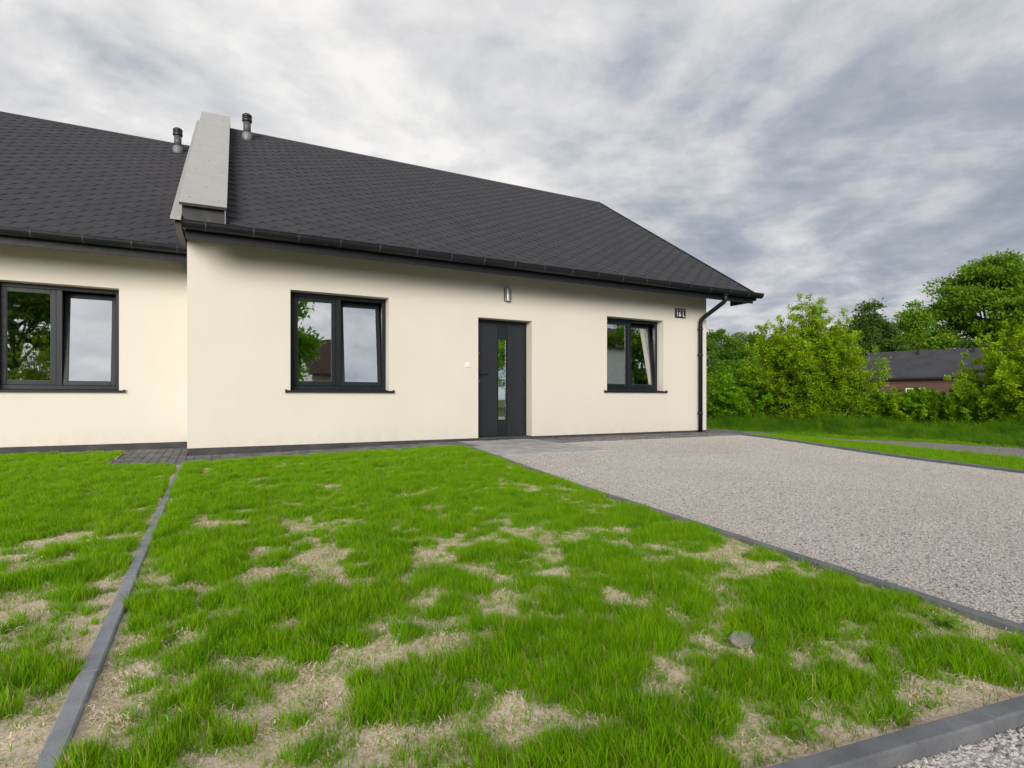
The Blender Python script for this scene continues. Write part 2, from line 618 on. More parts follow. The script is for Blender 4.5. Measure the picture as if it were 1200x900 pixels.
def scatter(name, pts, rot, scl, idx, coll, parent=None):
    me = bpy.data.meshes.new(name)
    n = len(pts)
    me.vertices.add(n)
    me.vertices.foreach_set('co', np.ascontiguousarray(pts, dtype=np.float32).ravel())
    a = me.attributes.new('rot', 'FLOAT_VECTOR', 'POINT')
    a.data.foreach_set('vector', np.ascontiguousarray(rot, dtype=np.float32).ravel())
    a = me.attributes.new('scl', 'FLOAT', 'POINT')
    a.data.foreach_set('value', np.ascontiguousarray(scl, dtype=np.float32))
    a = me.attributes.new('idx', 'INT', 'POINT')
    a.data.foreach_set('value', np.ascontiguousarray(idx, dtype=np.int32))
    o = link(name, me, parent)
    g = bpy.data.node_groups.new(name + '_nodes', 'GeometryNodeTree')
    g.interface.new_socket('Geometry', in_out='INPUT', socket_type='NodeSocketGeometry')
    g.interface.new_socket('Geometry', in_out='OUTPUT', socket_type='NodeSocketGeometry')
    N = g.nodes
    gi, go = N.new('NodeGroupInput'), N.new('NodeGroupOutput')
    iop = N.new('GeometryNodeInstanceOnPoints')
    ci = N.new('GeometryNodeCollectionInfo')
    ci.inputs['Collection'].default_value = coll
    ci.inputs['Separate Children'].default_value = True
    ci.inputs['Reset Children'].default_value = True

    def na(nm, ty):
        q = N.new('GeometryNodeInputNamedAttribute')
        q.data_type = ty
        q.inputs['Name'].default_value = nm
        return q.outputs['Attribute']
    L = g.links
    L.new(gi.outputs[0], iop.inputs['Points'])
    L.new(ci.outputs[0], iop.inputs['Instance'])
    iop.inputs['Pick Instance'].default_value = True
    L.new(na('idx', 'INT'), iop.inputs['Instance Index'])
    L.new(na('rot', 'FLOAT_VECTOR'), iop.inputs['Rotation'])
    L.new(na('scl', 'FLOAT'), iop.inputs['Scale'])
    L.new(iop.outputs[0], go.inputs[0])
    md = o.modifiers.new('scatter', 'NODES')
    md.node_group = g
    o['kind'] = 'stuff'
    return o


# ------------------------------------------------------------------ ground layout
# facade of the near house lies on y = 0 from x = 0 to 9.95; the camera looks along +y, turned right
def sstep(t):
    t = np.clip(t, 0, 1)
    return t * t * (3 - 2 * t)


def rise(x, y):
    """the ground climbs a few centimetres towards the door and the right end of the house"""
    return .055 * sstep((np.asarray(x) - .6) / 3.6) * sstep((np.asarray(y) + 5.2) / 3.6)


def kerb_v(u):                       # back edge of the front kerb
    return -8.281 - (u - 1.262) * .1451


def gr_u(v):                         # lawn side of the gravel edging
    return 3.085 + (v + 5.255) * .149


def re_u(v):                         # gravel side of the right edging
    return 9.83 + (v + 1.0) * .3617


big = MB()
big.quad((-400, -400, -.10), (400, -400, -.10), (400, 400, -.10), (-400, 400, -.10))
tag(big.build('ground', M['field']), 'rough green grass land running to the horizon', 'ground', kind='structure')

# front gravel road, camera side of the kerb
rd = MB()
rd.prism([(-14, kerb_v(-14) - .04), (-14, -13.2), (16, -13.2), (16, kerb_v(16) - .04)], 'z', -.14, -.004)
tag(rd.build('gravel_road', M['gravel']), 'grey beige gravel road in front of the lawn kerb', 'road', kind='structure')
vg = MB().box(-40, 45, -60, -13.2, -.14, .0)
tag(vg.build('verge', M['turf']), 'green verge across the gravel road', 'verge', kind='structure')

# gravel driveway
tt, ss = np.meshgrid(np.linspace(0, 1, 60), np.linspace(0, 1, 40))
gy = -9.2 + (9.2 - .95) * tt
gx = (gr_u(gy) + .02) * (1 - ss) + re_u(gy) * ss
gz_ = rise(gx, gy) - .008 + .010 * (fbm(gx, gy, 1.3, 4, 3) - .5)
gi_ = np.arange(2400).reshape(40, 60)
gdm = np_mesh('gravel_driveway', np.stack([gx, gy, gz_], -1).reshape(-1, 3), np.stack([gi_[:-1, :-1], gi_[1:, :-1], gi_[1:, 1:], gi_[:-1, 1:]], -1).reshape(-1, 4), M['gravel'], True)
tag(link('gravel_driveway', gdm), 'wide grey beige gravel driveway beside the lawn', 'driveway', kind='structure')

# right side land with the grass strip
rs = MB()
rs.prism([(re_u(-12) + .03, -12), (70, -30), (70, 70), (-30, 70), (-30, 9.9), (10.92, 9.9), (10.92, -1.0), (re_u(-1.0) + .03, -1.0)], 'z', -.12, -.012)
tag(rs.build('grass_bank', M['turf']), 'mown grass strip and rough ground beyond the driveway', 'grass', kind='structure')

tt, ss = np.meshgrid(np.linspace(-9.0, -1.0, 40), np.linspace(0, 1.4, 15))
mx, my = re_u(tt) + .03 + ss, tt
mz = rise(mx, my) * (1 - sstep(ss / 1.2)) - .006 - .004 * ss
gi_ = np.arange(600).reshape(15, 40)
tag(link('grass_strip', np_mesh('grass_strip', np.stack([mx, my, mz], -1).reshape(-1, 3), np.stack([gi_[:-1, :-1], gi_[1:, :-1], gi_[1:, 1:], gi_[:-1, 1:]], -1).reshape(-1, 4), M['turf'], True)),
    'narrow mown grass strip between driveway edging and footpath', 'grass', kind='structure')

# path on the right
pth = MB()
pl = [(10.0, -.55), (11.0, -2.5), (10.35, -4.2), (9.55, -6.2), (8.5, -9.0)]
lft = [(11.9, .6), (11.05, -1.75), (10.72, -2.45), (10.2, -4.2), (9.45, -6.2), (8.2, -9.2)]
rgt = [(9.6, -9.5), (11.15, -6.4), (11.75, -4.6), (11.72, -3.6), (11.32, -2.2), (12.05, .55)]
pth.prism(lft + rgt, 'z', -.05, -.002)
tag(pth.build('footpath', M['path']), 'narrow grey gravel footpath running past the bushes', 'path', kind='structure')


def lawn_patch(name, label, c00, c10, c11, c01, nu, nv):
    """bilinear soil sheet with gentle humps and a skirt"""
    s, t = np.meshgrid(np.linspace(0, 1, nu), np.linspace(0, 1, nv))
    P = [np.array(c) for c in (c00, c10, c11, c01)]
    xy = (P[0][None, None] * ((1 - s) * (1 - t))[..., None] + P[1][None, None] * (s * (1 - t))[..., None]
          + P[2][None, None] * (s * t)[..., None] + P[3][None, None] * ((1 - s) * t)[..., None])
    z = lawn_z(xy[..., 0], xy[..., 1])
    V = np.concatenate([xy, z[..., None]], -1).reshape(-1, 3)
    idx = np.arange(nu * nv).reshape(nv, nu)
    F = np.stack([idx[:-1, :-1], idx[:-1, 1:], idx[1:, 1:], idx[1:, :-1]], -1).reshape(-1, 4)
    o = link(name, np_mesh(name, V, F, M['soil'], True))
    tag(o, label, 'lawn', kind='structure')
    return o


def lawn_z(x, y):
    return rise(x, y) + .004 + .026 * (fbm(x, y, 2.2, 3, 3) - .5) + .016 * (fbm(x, y, 14, 8, 2) - .5)


L0 = [(-.02, -.99), (gr_u(-.8) - .02, -.99), (gr_u(-8.4) + .0, kerb_v(2.72) - .0), (-.04, kerb_v(-.04))]
lawn_patch('lawn_soil', 'patchy sandy soil under the thin lawn before the house', *L0, 90, 190)
L1 = [(-7, -1.22), (-.035, -1.22), (-.06, kerb_v(-.06)), (-7, kerb_v(-7))]
lawn_patch('lawn_soil', 'sandy soil of the grass beside the paved apron', (-7, .985), (-.80, .985), (-.80, -1.22), (-7, -1.22), 80, 40)
lawn_patch('lawn_soil', 'sandy soil of the lawn left of the thin edging strip', *L1, 110, 190)

# ------------------------------------------------------------------ edging stones and kerb
kerb_cache = {}


def kerb_line(name, label, a, b, wd, top, bot, step, m='kerb'):
    """row of concrete edging stones from a to b; each stone its own part"""
    root = empty(name, (0, 0, 0))
    tag(root, label, 'edging', kind='structure')
    a, b = Vector((*a, 0)), Vector((*b, 0))
    d = (b - a)
    n = max(1, round(d.length / step))
    st = d.length / n
    ang = math.atan2(d.y, d.x)
    key = (round(st, 3), wd, top, bot, m)
    if key not in kerb_cache:
        kerb_cache[key] = MB().box(0, st - .004, -wd / 2, wd / 2, bot, top).mesh('edging_stone', M[m], .0045)
    for k in range(n):
        p = a + d * (k / n)
        o = link('edging_stone', kerb_cache[key], root, (p.x, p.y, float(rise(p.x, p.y)) + rnd.uniform(-.001, .002)),
                 (rnd.uniform(-.012, .012), -math.atan2(float(rise((p + d / n).x, (p + d / n).y) - rise(p.x, p.y)), st), ang + rnd.uniform(-.003, .003)))
    return root


kerb_line('lawn_edging', 'thin grey concrete edging strip dividing the two lawns', (-.022, -1.24), (-.052, kerb_v(-.05) + .02), .047, .022, -.15, 1.0, 'edge')
kerb_line('gravel_edging', 'thin dark edging between the lawn and the gravel driveway', (gr_u(-.8), -.8), (gr_u(-8.35), -8.35), .045, .030, -.15, 1.0)
kerb_line('front_kerb', 'raised blue grey concrete kerb along the front of the lawns', (-9.0, kerb_v(-9) - .026), (2.80, kerb_v(2.8) - .026), .052, .036, -.2, .915)
kerb_line('right_edging', 'dark concrete edging along the far side of the driveway', (re_u(-1.06), -1.06), (re_u(-9.6), -9.6), .06, .026, -.15, 1.0)

# ------------------------------------------------------------------ paving
paver_me = MB().box(-.0478, .0478, -.0978, .0978, -.06, 0).mesh('paver', M['paver'], .003)
paver_light = MB().box(-.0478, .0478, -.0978, .0978, -.06, 0).mesh('paver', M['paverlight'], .003)


def paving(name, label, rects, flat=False, skip=None, light=False):
    root = empty(name)
    tag(root, label, 'paving', kind='structure')
    bed = MB()
    px_, py_ = (.2, .1) if flat else (.1, .2)
    for (x0, x1, y0, y1) in rects:
        bed.box(x0, x1, y0, y1, -.1, -.006 + float(rise(x0, y0)))
        nx, ny = int((x1 - x0) / px_ + .001), int((y1 - y0) / py_ + .001)
        for i in range(nx):
            for j in range(ny):
                x, y = x0 + px_ * (i + .5), y0 + py_ * (j + .5)
                if skip and skip(x, y):
                    continue
                link('paver', paver_light if light else paver_me, root, (x + rnd.uniform(-.001, .001), y + rnd.uniform(-.001, .001), .004 + float(rise(x, y)) + rnd.uniform(-.0025, .0025)),
                     (rnd.uniform(-.006, .006), rnd.uniform(-.006, .006), rnd.uniform(-.006, .006)))
    bed.build('joint_sand', M['sand'], root)
    return root


paving('paved_apron', 'grey block paving in the corner between the two houses', [(-.80, 0.0, -1.22, 1.38)])
paving('paved_strip', 'dark block paving strip under the left house window wall', [(-4.8, -.80, .98, 1.38)])
paving('paved_walk', 'dark block paving strip along the wall left of the front door', [(.0, 4.0, -1.06, -.06)])
paving('door_landing', 'light grey block paved landing in front of the front door', [(3.4, 5.4, -2.46, -.06)], skip=lambda x, y: x < gr_u(y) + .05 or (x < 4.0 and y > -1.06), light=True)
paving('paved_walk', 'grey block paving strip along the wall right of the front door', [(5.4, 10.0, -1.06, -.06)])
paving('paved_corner', 'grey block paving running round the right corner of the house', [(10.0, 10.9, -1.06, 5.34)])



# ------------------------------------------------------------------ houses
SL = .655                              # roof slope
EZ = 3.04                              # roof surface height at the eave edge


def wall_mesh(x0, x1, z0, z1, y0, y1, openings):
    """front wall slab with rectangular openings; facade at y0, thickness to y1"""
    b = MB()
    xs = sorted({x0, x1, *[o[0] for o in openings], *[o[1] for o in openings]})
    zs = sorted({z0, z1, *[o[2] for o in openings], *[o[3] for o in openings]})

    def inside(x, z):
        return any(o[0] < x < o[1] and o[2] < z < o[3] for o in openings)
    for i in range(len(xs) - 1):
        for j in range(len(zs) - 1):
            xa, xb, za, zb = xs[i], xs[i + 1], zs[j], zs[j + 1]
            if inside((xa + xb) / 2, (za + zb) / 2):
                continue
            b.quad((xa, y0, za), (xb, y0, za), (xb, y0, zb), (xa, y0, zb))
            b.quad((xa, y1, za), (xa, y1, zb), (xb, y1, zb), (xb, y1, za))
    for (a, c, d, e) in openings:
        b.quad((a, y0, d), (a, y0, e), (a, y1, e), (a, y1, d))
        b.quad((c, y0, d), (c, y1, d), (c, y1, e), (c, y0, e))
        b.quad((a, y0, e), (c, y0, e), (c, y1, e), (a, y1, e))
        b.quad((a, y0, d), (a, y1, d), (c, y1, d), (c, y0, d))
    b.quad((x0, y0, z1), (x1, y0, z1), (x1, y1, z1), (x0, y1, z1))
    b.quad((x0, y0, z0), (x0, y1, z0), (x1, y1, z0), (x1, y0, z0))
    b.quad((x0, y0, z0), (x0, y0, z1), (x0, y1, z1), (x0, y1, z0))
    b.quad((x1, y0, z0), (x1, y1, z0), (x1, y1, z1), (x1, y0, z1))
    return b


def build_flat(b, name, m, parent):
    """like MB.build without welding-dependent normal recalculation"""
    me = bpy.data.meshes.new(name)
    me.from_pydata(b.v, [], b.f)
    me.materials.append(m)
    return link(name, me, parent)


def window(house, x0, x1, z0, z1, yf):
    """two sash window, right sash tilted inwards; frame, mullion, sashes, panes and sill are sub-parts"""
    root = empty('window', (0, 0, 0), house)
    y = yf + .185
    fr = MB()
    fw = .062
    fr.box(x0, x0 + fw, y, y + .08, z0, z1)
    fr.box(x1 - fw, x1, y, y + .08, z0, z1)
    fr.box(x0 + fw, x1 - fw, y + .001, y + .08, z1 - fw, z1)
    fr.box(x0 + fw, x1 - fw, y + .001, y + .08, z0, z0 + fw + .012)
    fr.build('frame', M['frame'], root, bevel=.003)
    xm = (x0 + x1) / 2 - .012
    MB().box(xm - .036, xm + .036, y - .004, y + .08, z0 + fw + .012, z1 - fw).build('mullion', M['frame'], root, bevel=.003)
    sh = z1 - fw - (z0 + fw + .012)
    for k, (a, b_) in enumerate(((x0 + fw, xm - .036), (xm + .036, x1 - fw))):
        base = Vector((0, y + .012, z0 + fw + .012))
        sw = .062
        ga, gb = a + .003, b_ - .003
        s = MB()
        s.box(ga, ga + sw, 0, .065, .003, sh - .003)
        s.box(gb - sw, gb, 0, .065, .003, sh - .003)
        s.box(ga + sw, gb - sw, .001, .065, sh - .003 - sw, sh - .003)
        s.box(ga + sw, gb - sw, .001, .065, .003, .003 + sw)
        so = s.build('sash', M['frame'], root, tuple(base), bevel=.003)
        p = MB().box(ga + sw - .004, gb - sw + .004, .016, .036, sw - .001, sh - sw + .001)
        po = p.build('pane', M['glass'], root, tuple(base))
        # thin pale spacer edge round the glass
        e = MB()
        e.box(ga + sw, ga + sw + .006, .010, .0145, sw + .004, sh - sw - .004)
        e.box(gb - sw - .006, gb - sw, .010, .0145, sw + .004, sh - sw - .004)
        e.box(ga + sw + .006, gb - sw - .006, .010, .0145, sw + .003, sw + .009)
        eo = e.build('glazing_bead', M['bracket'], root, tuple(base))
        if k == 1:
            for o in (so, po, eo):
                o.rotation_euler = (-R(6.8), 0, 0)
                o['label'] = '%s of the right sash tilted inwards at the top' % o.name.split('.')[0].replace('_', ' ')
    for fx in (x0 + .35, xm, x1 - .3):
        MB().box(fx - .016, fx + .016, y - .003, y + .002, z0 + .028, z0 + .036).build('drain_cap', M['bracket'], root)
    si = MB()
    si.prism([(yf - .045, z0 - .034), (yf - .045, z0 - .004), (yf + .20, z0 + .018), (yf + .20, z0 - .010), (yf - .03, z0 - .024), (yf - .03, z0 - .034)], 'x', x0 - .07, x1 + .07)
    si.build('sill', M['fascia'], root, bevel=.002)
    for sx in (x0 - .074, x1 + .058):
        MB().box(sx, sx + .016, yf - .047, yf + .005, z0 - .037, z0 + .012).build('sill_end_cap', M['dark'], root)
    return root


def vent_pipe(house, x, y, z):
    root = empty('vent_pipe', (x, y, z), house)
    MB().lathe([(.10, -.10), (.105, .02), (.10, .09), (.075, .13)], (0, 0, 0), 18).build('sleeve', M['steel'], root)
    MB().lathe([(.075, .12), (.075, .36)], (0, 0, 0), 18).build('pipe', M['ventpipe'], root)
    MB().lathe([(.092, .36), (.098, .37), (.098, .42), (.090, .425), (.090, .45), (.098, .455), (.096, .50), (.06, .53)], (0, 0, 0), 18).build('cap', M['dark'], root)
    return root


tw = .33
TAB = [(-tw * .245, 0), (tw * .245, 0), (tw * .49, .145), (tw * .49, .20), (-tw * .49, .20), (-tw * .49, .145)]


def tab_verts():
    """shingle tab lying on the slope: local x along the eave, y up the slope, z out of the roof"""
    V = []
    for dzz in (0.0, .0036):
        for x, y in TAB:
            V.append((x, y, .004 + .0055 * (1 - y / .20) * (1 if dzz else .25) + (dzz and .001)))
    n = len(TAB)
    F = [tuple(range(n, 2 * n))]
    for k in range(n):
        F.append((k, (k + 1) % n, n + (k + 1) % n, n + k))
    return V, F


TV, TF = tab_verts()
tab_mesh = bpy.data.meshes.new('shingle')
tab_mesh.from_pydata(TV, [], TF)
tab_mesh.materials.append(M['shingle'])


def shingle_roof(house, x0, x1, y_e, depth, yr, extra_back):
    """front roof plane with hexagonal bitumen tabs; eave edge at y_e, ridge at yr"""
    nrm = math.hypot(1, SL)
    L = (yr - y_e) * nrm
    zr = EZ + SL * (yr - y_e)
    yb = 2 * yr - y_e
    s = MB()
    s.prism([(y_e, EZ), (yr, zr), (yb, EZ), (yb, EZ - .05), (yr, zr - .05 * nrm), (y_e, EZ - .05)], 'x', x0, x1)
    roof = s.build('roof', M['shingle'], house)
    pitch = math.atan(SL)
    rows = int(L / .145)
    spots = []
    for r in range(rows + 1):
        sy = -.02 + r * .145
        if sy + .2 > L:
            continue
        off = (tw / 2 if r % 2 else 0) + rnd.uniform(-.012, .012)
        k = x0 + tw / 2 + off - tw * .5
        while k < x1 - .10:
            if k > x0 + .10:
                spots.append((k, sy))
            k += tw
    m4 = Matrix.Translation((0, y_e, EZ)) @ Matrix.Rotation(pitch, 4, 'X')
    camv = Vector((CU, CV, CZ))
    inv = (cam.matrix_basis).inverted()
    sc = []
    for (x, sy) in spots:
        p = m4 @ Vector((x, sy, 0))
        q = inv @ p
        vis = q.z < 0 and abs(q.x / -q.z) < .93
        sc.append(((p - camv).length + (0 if vis else 100), x, sy))
    sc.sort()
    for d_, x, sy in sc[:290]:
        p = m4 @ Vector((x + rnd.uniform(-.003, .003), sy + rnd.uniform(-.004, .004), 0))
        link('shingle', tab_mesh, roof, tuple(p), (pitch, 0, rnd.uniform(-.006, .006)))
    TA = np.array(TV)
    n = len(TA)
    rest = np.array([(x, sy) for d_, x, sy in sc[290:]])
    m3 = np.array(m4.to_3x3())
    loc = TA[None] + np.concatenate([rest + rng.uniform(-.004, .004, rest.shape), rng.uniform(0, .0015, (len(rest), 1))], 1)[:, None]
    Vw = loc.reshape(-1, 3) @ m3.T + np.array([0, y_e, EZ])
    me = bpy.data.meshes.new('shingle_field')
    faces = [tuple(k * n + i for i in f) for k in range(len(rest)) for f in TF]
    me.from_pydata(Vw.tolist(), [], faces)
    me.materials.append(M['shingle'])
    o = link('shingle_field', me, roof)
    o['kind'] = 'stuff'
    # ridge cap
    c = MB()
    c.prism([(yr - .12, zr - .12 * SL + .022), (yr, zr + .030), (yr + .12, zr - .12 * SL + .022), (yr + .12, zr - .12 * SL + .004), (yr, zr + .004), (yr - .12, zr - .12 * SL + .004)], 'x', x0, x1)
    c.build('ridge_cap', M['shingle'], roof)
    return roof, zr


def gutter(house, x0, x1, yc, zt, wall_y, phase=.25):
    yc -= .012
    r = .084
    g = MB()
    prof = [(yc + r * math.cos(a), zt - .012 + r * math.sin(a)) for a in np.linspace(0, -math.pi, 11)]
    prof = [(yc + r, zt + .018)] + prof + [(yc - r, zt)]
    prof.append((yc - r - .010, zt + .003))
    prof.append((yc - r - .012, zt - .006))
    th = [(y + (0.004 if y < yc else -.004), z + .004) for y, z in prof[-4::-1]]
    outer = prof
    poly = outer + th
    g.prism(poly, 'x', x0, x1)
    root = g.build('gutter', M['gutter'], house)
    for xe in (x0, x1):
        MB().prism([(yc + r, zt + .012)] + prof[1:-2], 'x', xe - .006, xe + .006).build('end_cap', M['gutter'], root)
    x = x0 + phase
    while x < x1 - .1:
        b = MB()
        arc = [(yc + (r + .005) * math.cos(a), zt - .012 + (r + .005) * math.sin(a)) for a in np.linspace(-.15, -math.pi, 9)] + [(yc - r - .015, zt + .006)]
        inner = [(yc + (r - .001) * math.cos(a), zt - .012 + (r - .001) * math.sin(a)) for a in np.linspace(-math.pi, -.15, 9)]
        b.prism(arc + inner, 'x', x, x + .014)
        b.build('gutter_bracket', M['bracket'], root)
        x += .56
    return root


def eave_box(house, x0, x1, y_w, y_e, name='fascia'):
    """closed fascia and soffit between wall and eave"""
    b = MB()
    b.box(x0, x1, y_e + .02, y_e + .045, 2.835, EZ - .052 + .0)
    f = b.build('fascia', M['fascia'], house, bevel=.002)
    sf = MB()
    za = EZ - .052 - .03
    sf.prism([(y_e + .046, za + SL * .046), (y_w - .002, za - SL * y_e), (y_w - .002, za - SL * y_e + .012), (y_e + .046, za + SL * .046 + .012)], 'x', x0, x1 - .002)
    sf.build('soffit', M['fascia'], house)
    MB().box(x1 - .014, x1 - .003, y_e + .046, y_e + .62, 2.86, EZ - .05).build('soffit_end', M['fascia'], house)
    return f


# ---------------- near house
H = empty('house', (0, 0, 0))
tag(H, 'cream rendered house with dark door, two windows and a grey firewall strip on its roof', 'house')
U1 = 9.95
W1 = (1.34, 2.837, .915, 2.418)
W3 = (7.225, 8.70, .945, 2.425)
DR = (4.423, 5.507, .098, 2.212)
wl = wall_mesh(0, U1, .10, 3.36, 0, .30, [W1, W3, DR])
build_flat(wl, 'wall', M['stucco'], H)
YR = 4.9
gz = EZ + SL * .7 - .07
gb = MB()
gb.prism([(.30, .10), (9.8, .10), (9.8, gz), (YR, EZ + SL * (YR + .7) - .07), (.30, gz + SL * .30)], 'x', U1 - .30, U1)
gb.build('gable_wall', M['stucco'], H)
MB().box(0, U1 - .3, 9.5, 9.8, .10, 3.2).build('rear_wall', M['stucco'], H)
MB().prism([(.30, .10), (9.5, .10), (9.5, gz), (YR, EZ + SL * (YR + .7) - .07), (.30, gz + SL * .30)], 'x', 0, .25).build('party_wall', M['stucco'], H)
MB().box(.012, U1 - .012, .012, 9.78, -.3, .0995).build('plinth', M['plinth'], H)
for (xa, xb) in ((.27, 3.9), (4.0, 6.2), (6.3, U1 - .32)):
    pass
inn = MB()
inn.box(.26, U1 - .31, 3.6, 3.7, .11, 2.85)
inn.box(3.9, 4.0, .31, 3.59, .11, 2.85)
inn.box(6.2, 6.3, .31, 3.59, .11, 2.85)
inn.box(.26, U1 - .31, .31, 3.6, 2.851, 2.87)
inn.build('interior_wall', M['interior'], H)
rf, zr = shingle_roof(H, .44, 10.655, -.70, 0, YR, True)
# verge boards on the right gable
vb = MB()
nr = math.hypot(1, SL)
vb.prism([(-.715, EZ + .022), (YR, zr + .036), (10.515, EZ + .022), (10.515, EZ - .15), (YR, zr - .15), (-.715, EZ - .15)], 'x', 10.656, 10.686)
vb.build('verge_board', M['fascia'], H)
sb = MB()
sb.prism([(-.70, EZ - .14), (YR, zr - .14), (10.5, EZ - .14), (10.5, EZ - .155), (YR, zr - .155), (-.70, EZ - .155)], 'x', U1 + .001, 10.655)
sb.build('gable_soffit', M['fascia'], H)
eave_box(H, .0, 10.62, 0, -.70)
gt = gutter(H, -.03, 10.74, -.762, 3.03, 0)
# downpipe
dp = MB()
px0 = 9.685
dp.tube([(px0, -.762, 2.965), (px0, -.762, 2.85), (px0, -.75, 2.815), (px0, -.715, 2.785), (px0, -.16, 2.53), (px0, -.105, 2.49), (px0, -.085, 2.43), (px0, -.085, .03)],
        [.045, .045, .045, .045, .045, .045, .045, .045], 14)
dpo = dp.build('downpipe', M['gutter'], H)
MB().tube([(px0, -.762, 2.985), (px0, -.762, 2.90)], .054, 14).build('outlet', M['gutter'], dpo)
for zc in (2.30, 1.74, .47):
    MB().tube([(px0, -.085, zc - .03), (px0, -.085, zc + .03)], .052, 14).build('pipe_clip', M['dark'], dpo)
    MB().box(px0 - .012, px0 + .012, -.04, .002, zc - .012, zc + .012).build('clip_bracket', M['dark'], dpo)
window(H, *W1, 0)
window(H, *W3, 0)

# ---------------- front door
D = empty('door', (0, 0, 0), H)
x0, x1, z0, z1 = DR
df = MB()
yd = .20
df.box(x0, x0 + .05, yd, yd + .08, z0, z1)
df.box(x1 - .05, x1, yd, yd + .08, z0, z1)
df.box(x0 + .05, x1 - .05, yd + .001, yd + .08, z1 - .05, z1)
df.build('door_frame', M['frame'], D, bevel=.003)
xl0, xl1 = x0 + .053, x1 - .053
MB().box(xl0, 4.895, yd + .008, yd + .07, z0 + .012, z1 - .053).build('door_panel', M['door'], D, bevel=.003)
MB().box(5.125, xl1, yd + .008, yd + .07, z0 + .012, z1 - .053).build('door_panel', M['door'], D, bevel=.003)
mid = MB()
mid.box(4.897, 4.925, yd + .014, yd + .068, z0 + .012, z1 - .053)
mid.box(5.075, 5.123, yd + .014, yd + .068, z0 + .012, z1 - .053)
mid.box(4.925, 5.075, yd + .0145, yd + .068, 1.865, z1 - .053)
mid.box(4.925, 5.075, yd + .0145, yd + .068, z0 + .012, .405)
mid.build('glazed_strip', M['strip'], D)
MB().box(4.922, 5.078, yd + .03, yd + .045, .402, 1.868).build('door_pane', M['glass'], D)
hd = MB()
hd.box(4.512, 4.562, yd - .004, yd + .0085, 1.05, 1.33)
hd.tube([(4.537, yd - .002, 1.235), (4.537, yd - .055, 1.235), (4.555, yd - .06, 1.235), (4.675, yd - .06, 1.235)], .011, 10)
hd.build('handle', M['dark'], D)
MB().tube([(4.537, yd - .010, 1.105), (4.537, yd + .002, 1.105)], .014, 12).build('keyhole', M['steel'], D)
lk = MB().box(4.512, 4.562, yd - .004, yd + .0085, 1.54, 1.70)
lk.build('lock_plate', M['dark'], D)
MB().tube([(4.537, yd - .010, 1.60), (4.537, yd + .002, 1.60)], .014, 12).build('keyhole', M['steel'], D)
for zc in (.38, 1.17, 1.90):
    MB().tube([(x1 - .055, yd - .006, zc - .05), (x1 - .055, yd - .006, zc + .05)], .010, 10).build('hinge', M['dark'], D)
MB().box(x0, x1, .0, yd + .1, .06, z0 + .006).build('threshold', M['plinth'], D)

# ---------------- firewall strip over the roof
FW = empty('firewall', (0, 0, 0), H)
zt0 = EZ + SL * .05 + .235              # top of the masonry at its front
xa, xb = -.045, .445
fz = lambda y: zt0 + SL * (y + .65)
fw_ = MB()
fw_.prism([(-.60, 3.02), (-.60, fz(-.60)), (YR, fz(YR)), (2 * YR + .6, fz(-.60)), (2 * YR + .6, 3.02)], 'x', xa, xb)
fw_.build('firewall_body', M['plinth'], FW)
ys = [-.665, .615, 1.975, 3.515, YR + .02]
for k in range(4):
    a, b_ = ys[k] + .007, ys[k + 1] - .007
    p = MB()
    p.prism([(a, fz(a) + .004), (b_, fz(b_) + .004), (b_, fz(b_) + .032), (a, fz(a) + .032)], 'x', -.075, .475)
    po = p.build('cap_panel', M['fibre'], FW, bevel=.002)
    po.location.z += rnd.uniform(-.003, .003)
    scs = [(.02, a + .13), (.38, a + .13), (.20, (a + b_) / 2), (.03, b_ - .12), (.37, b_ - .12)]
    for sx, sy in scs[:3] + ([scs[3]] if k == 3 else []):
        n_ = Vector((0, -SL, 1)).normalized()
        c_ = Vector((sx + rnd.uniform(-.02, .02), sy + rnd.uniform(-.03, .03), 0))
        c_.z = fz(c_.y) + .033
        MB().tube([c_ - n_ * .004, c_ + n_ * .002], .007, 8).build('screw', M['dark'], FW)
cap2 = MB()
cap2.prism([(YR + .02, fz(YR)), (2 * YR + .66, fz(-.66)), (2 * YR + .66, fz(-.66) + .03), (YR + .02, fz(YR) + .035)], 'x', -.075, .475)
cap2.build('rear_cap', M['fibre'], FW)
MB().prism([(-.672, fz(-.672) - .028), (-.640, fz(-.640) - .028), (-.640, fz(-.640) + .003), (-.672, fz(-.672) + .003)], 'x', -.073, .473).build('drip_edge', M['fascia'], FW)
# lower pale strip and dark sheet on the left side of the wall
ls = MB()
lz = lambda y: EZ + SL * (y + .7) + .03
ls.prism([(-.72, lz(-.72)), (YR, lz(YR)), (YR, lz(YR) + .03), (-.72, lz(-.72) + .03)], 'x', -.165, -.047)
ls.build('side_flashing', M['fibre'], FW)
lw = MB()
lw.prism([(-.64, 2.97), (-.64, lz(-.64) - .002), (YR, lz(YR) - .002), (YR, 5.3), (1.2, 2.97)], 'x', -.120, -.047)
lw.build('side_cladding', M['dark'], FW)
fl = MB().box(.447, .56, -.66, -.60, EZ + .02, EZ + .30)
MB().box(.448, .462, -.655, -.595, EZ + .03, fz(-.6) - .02).build('corner_flashing', M['steel'], FW)

FW.location = (.2, -.65, 0)
FW.rotation_euler = (0, 0, -R(2.2))
for ch in FW.children:
    ch.location.x -= .2
    ch.location.y += .65
vx, vy, vz = .991, 4.304, 6.318
vent_pipe(H, vx, vy, vz)

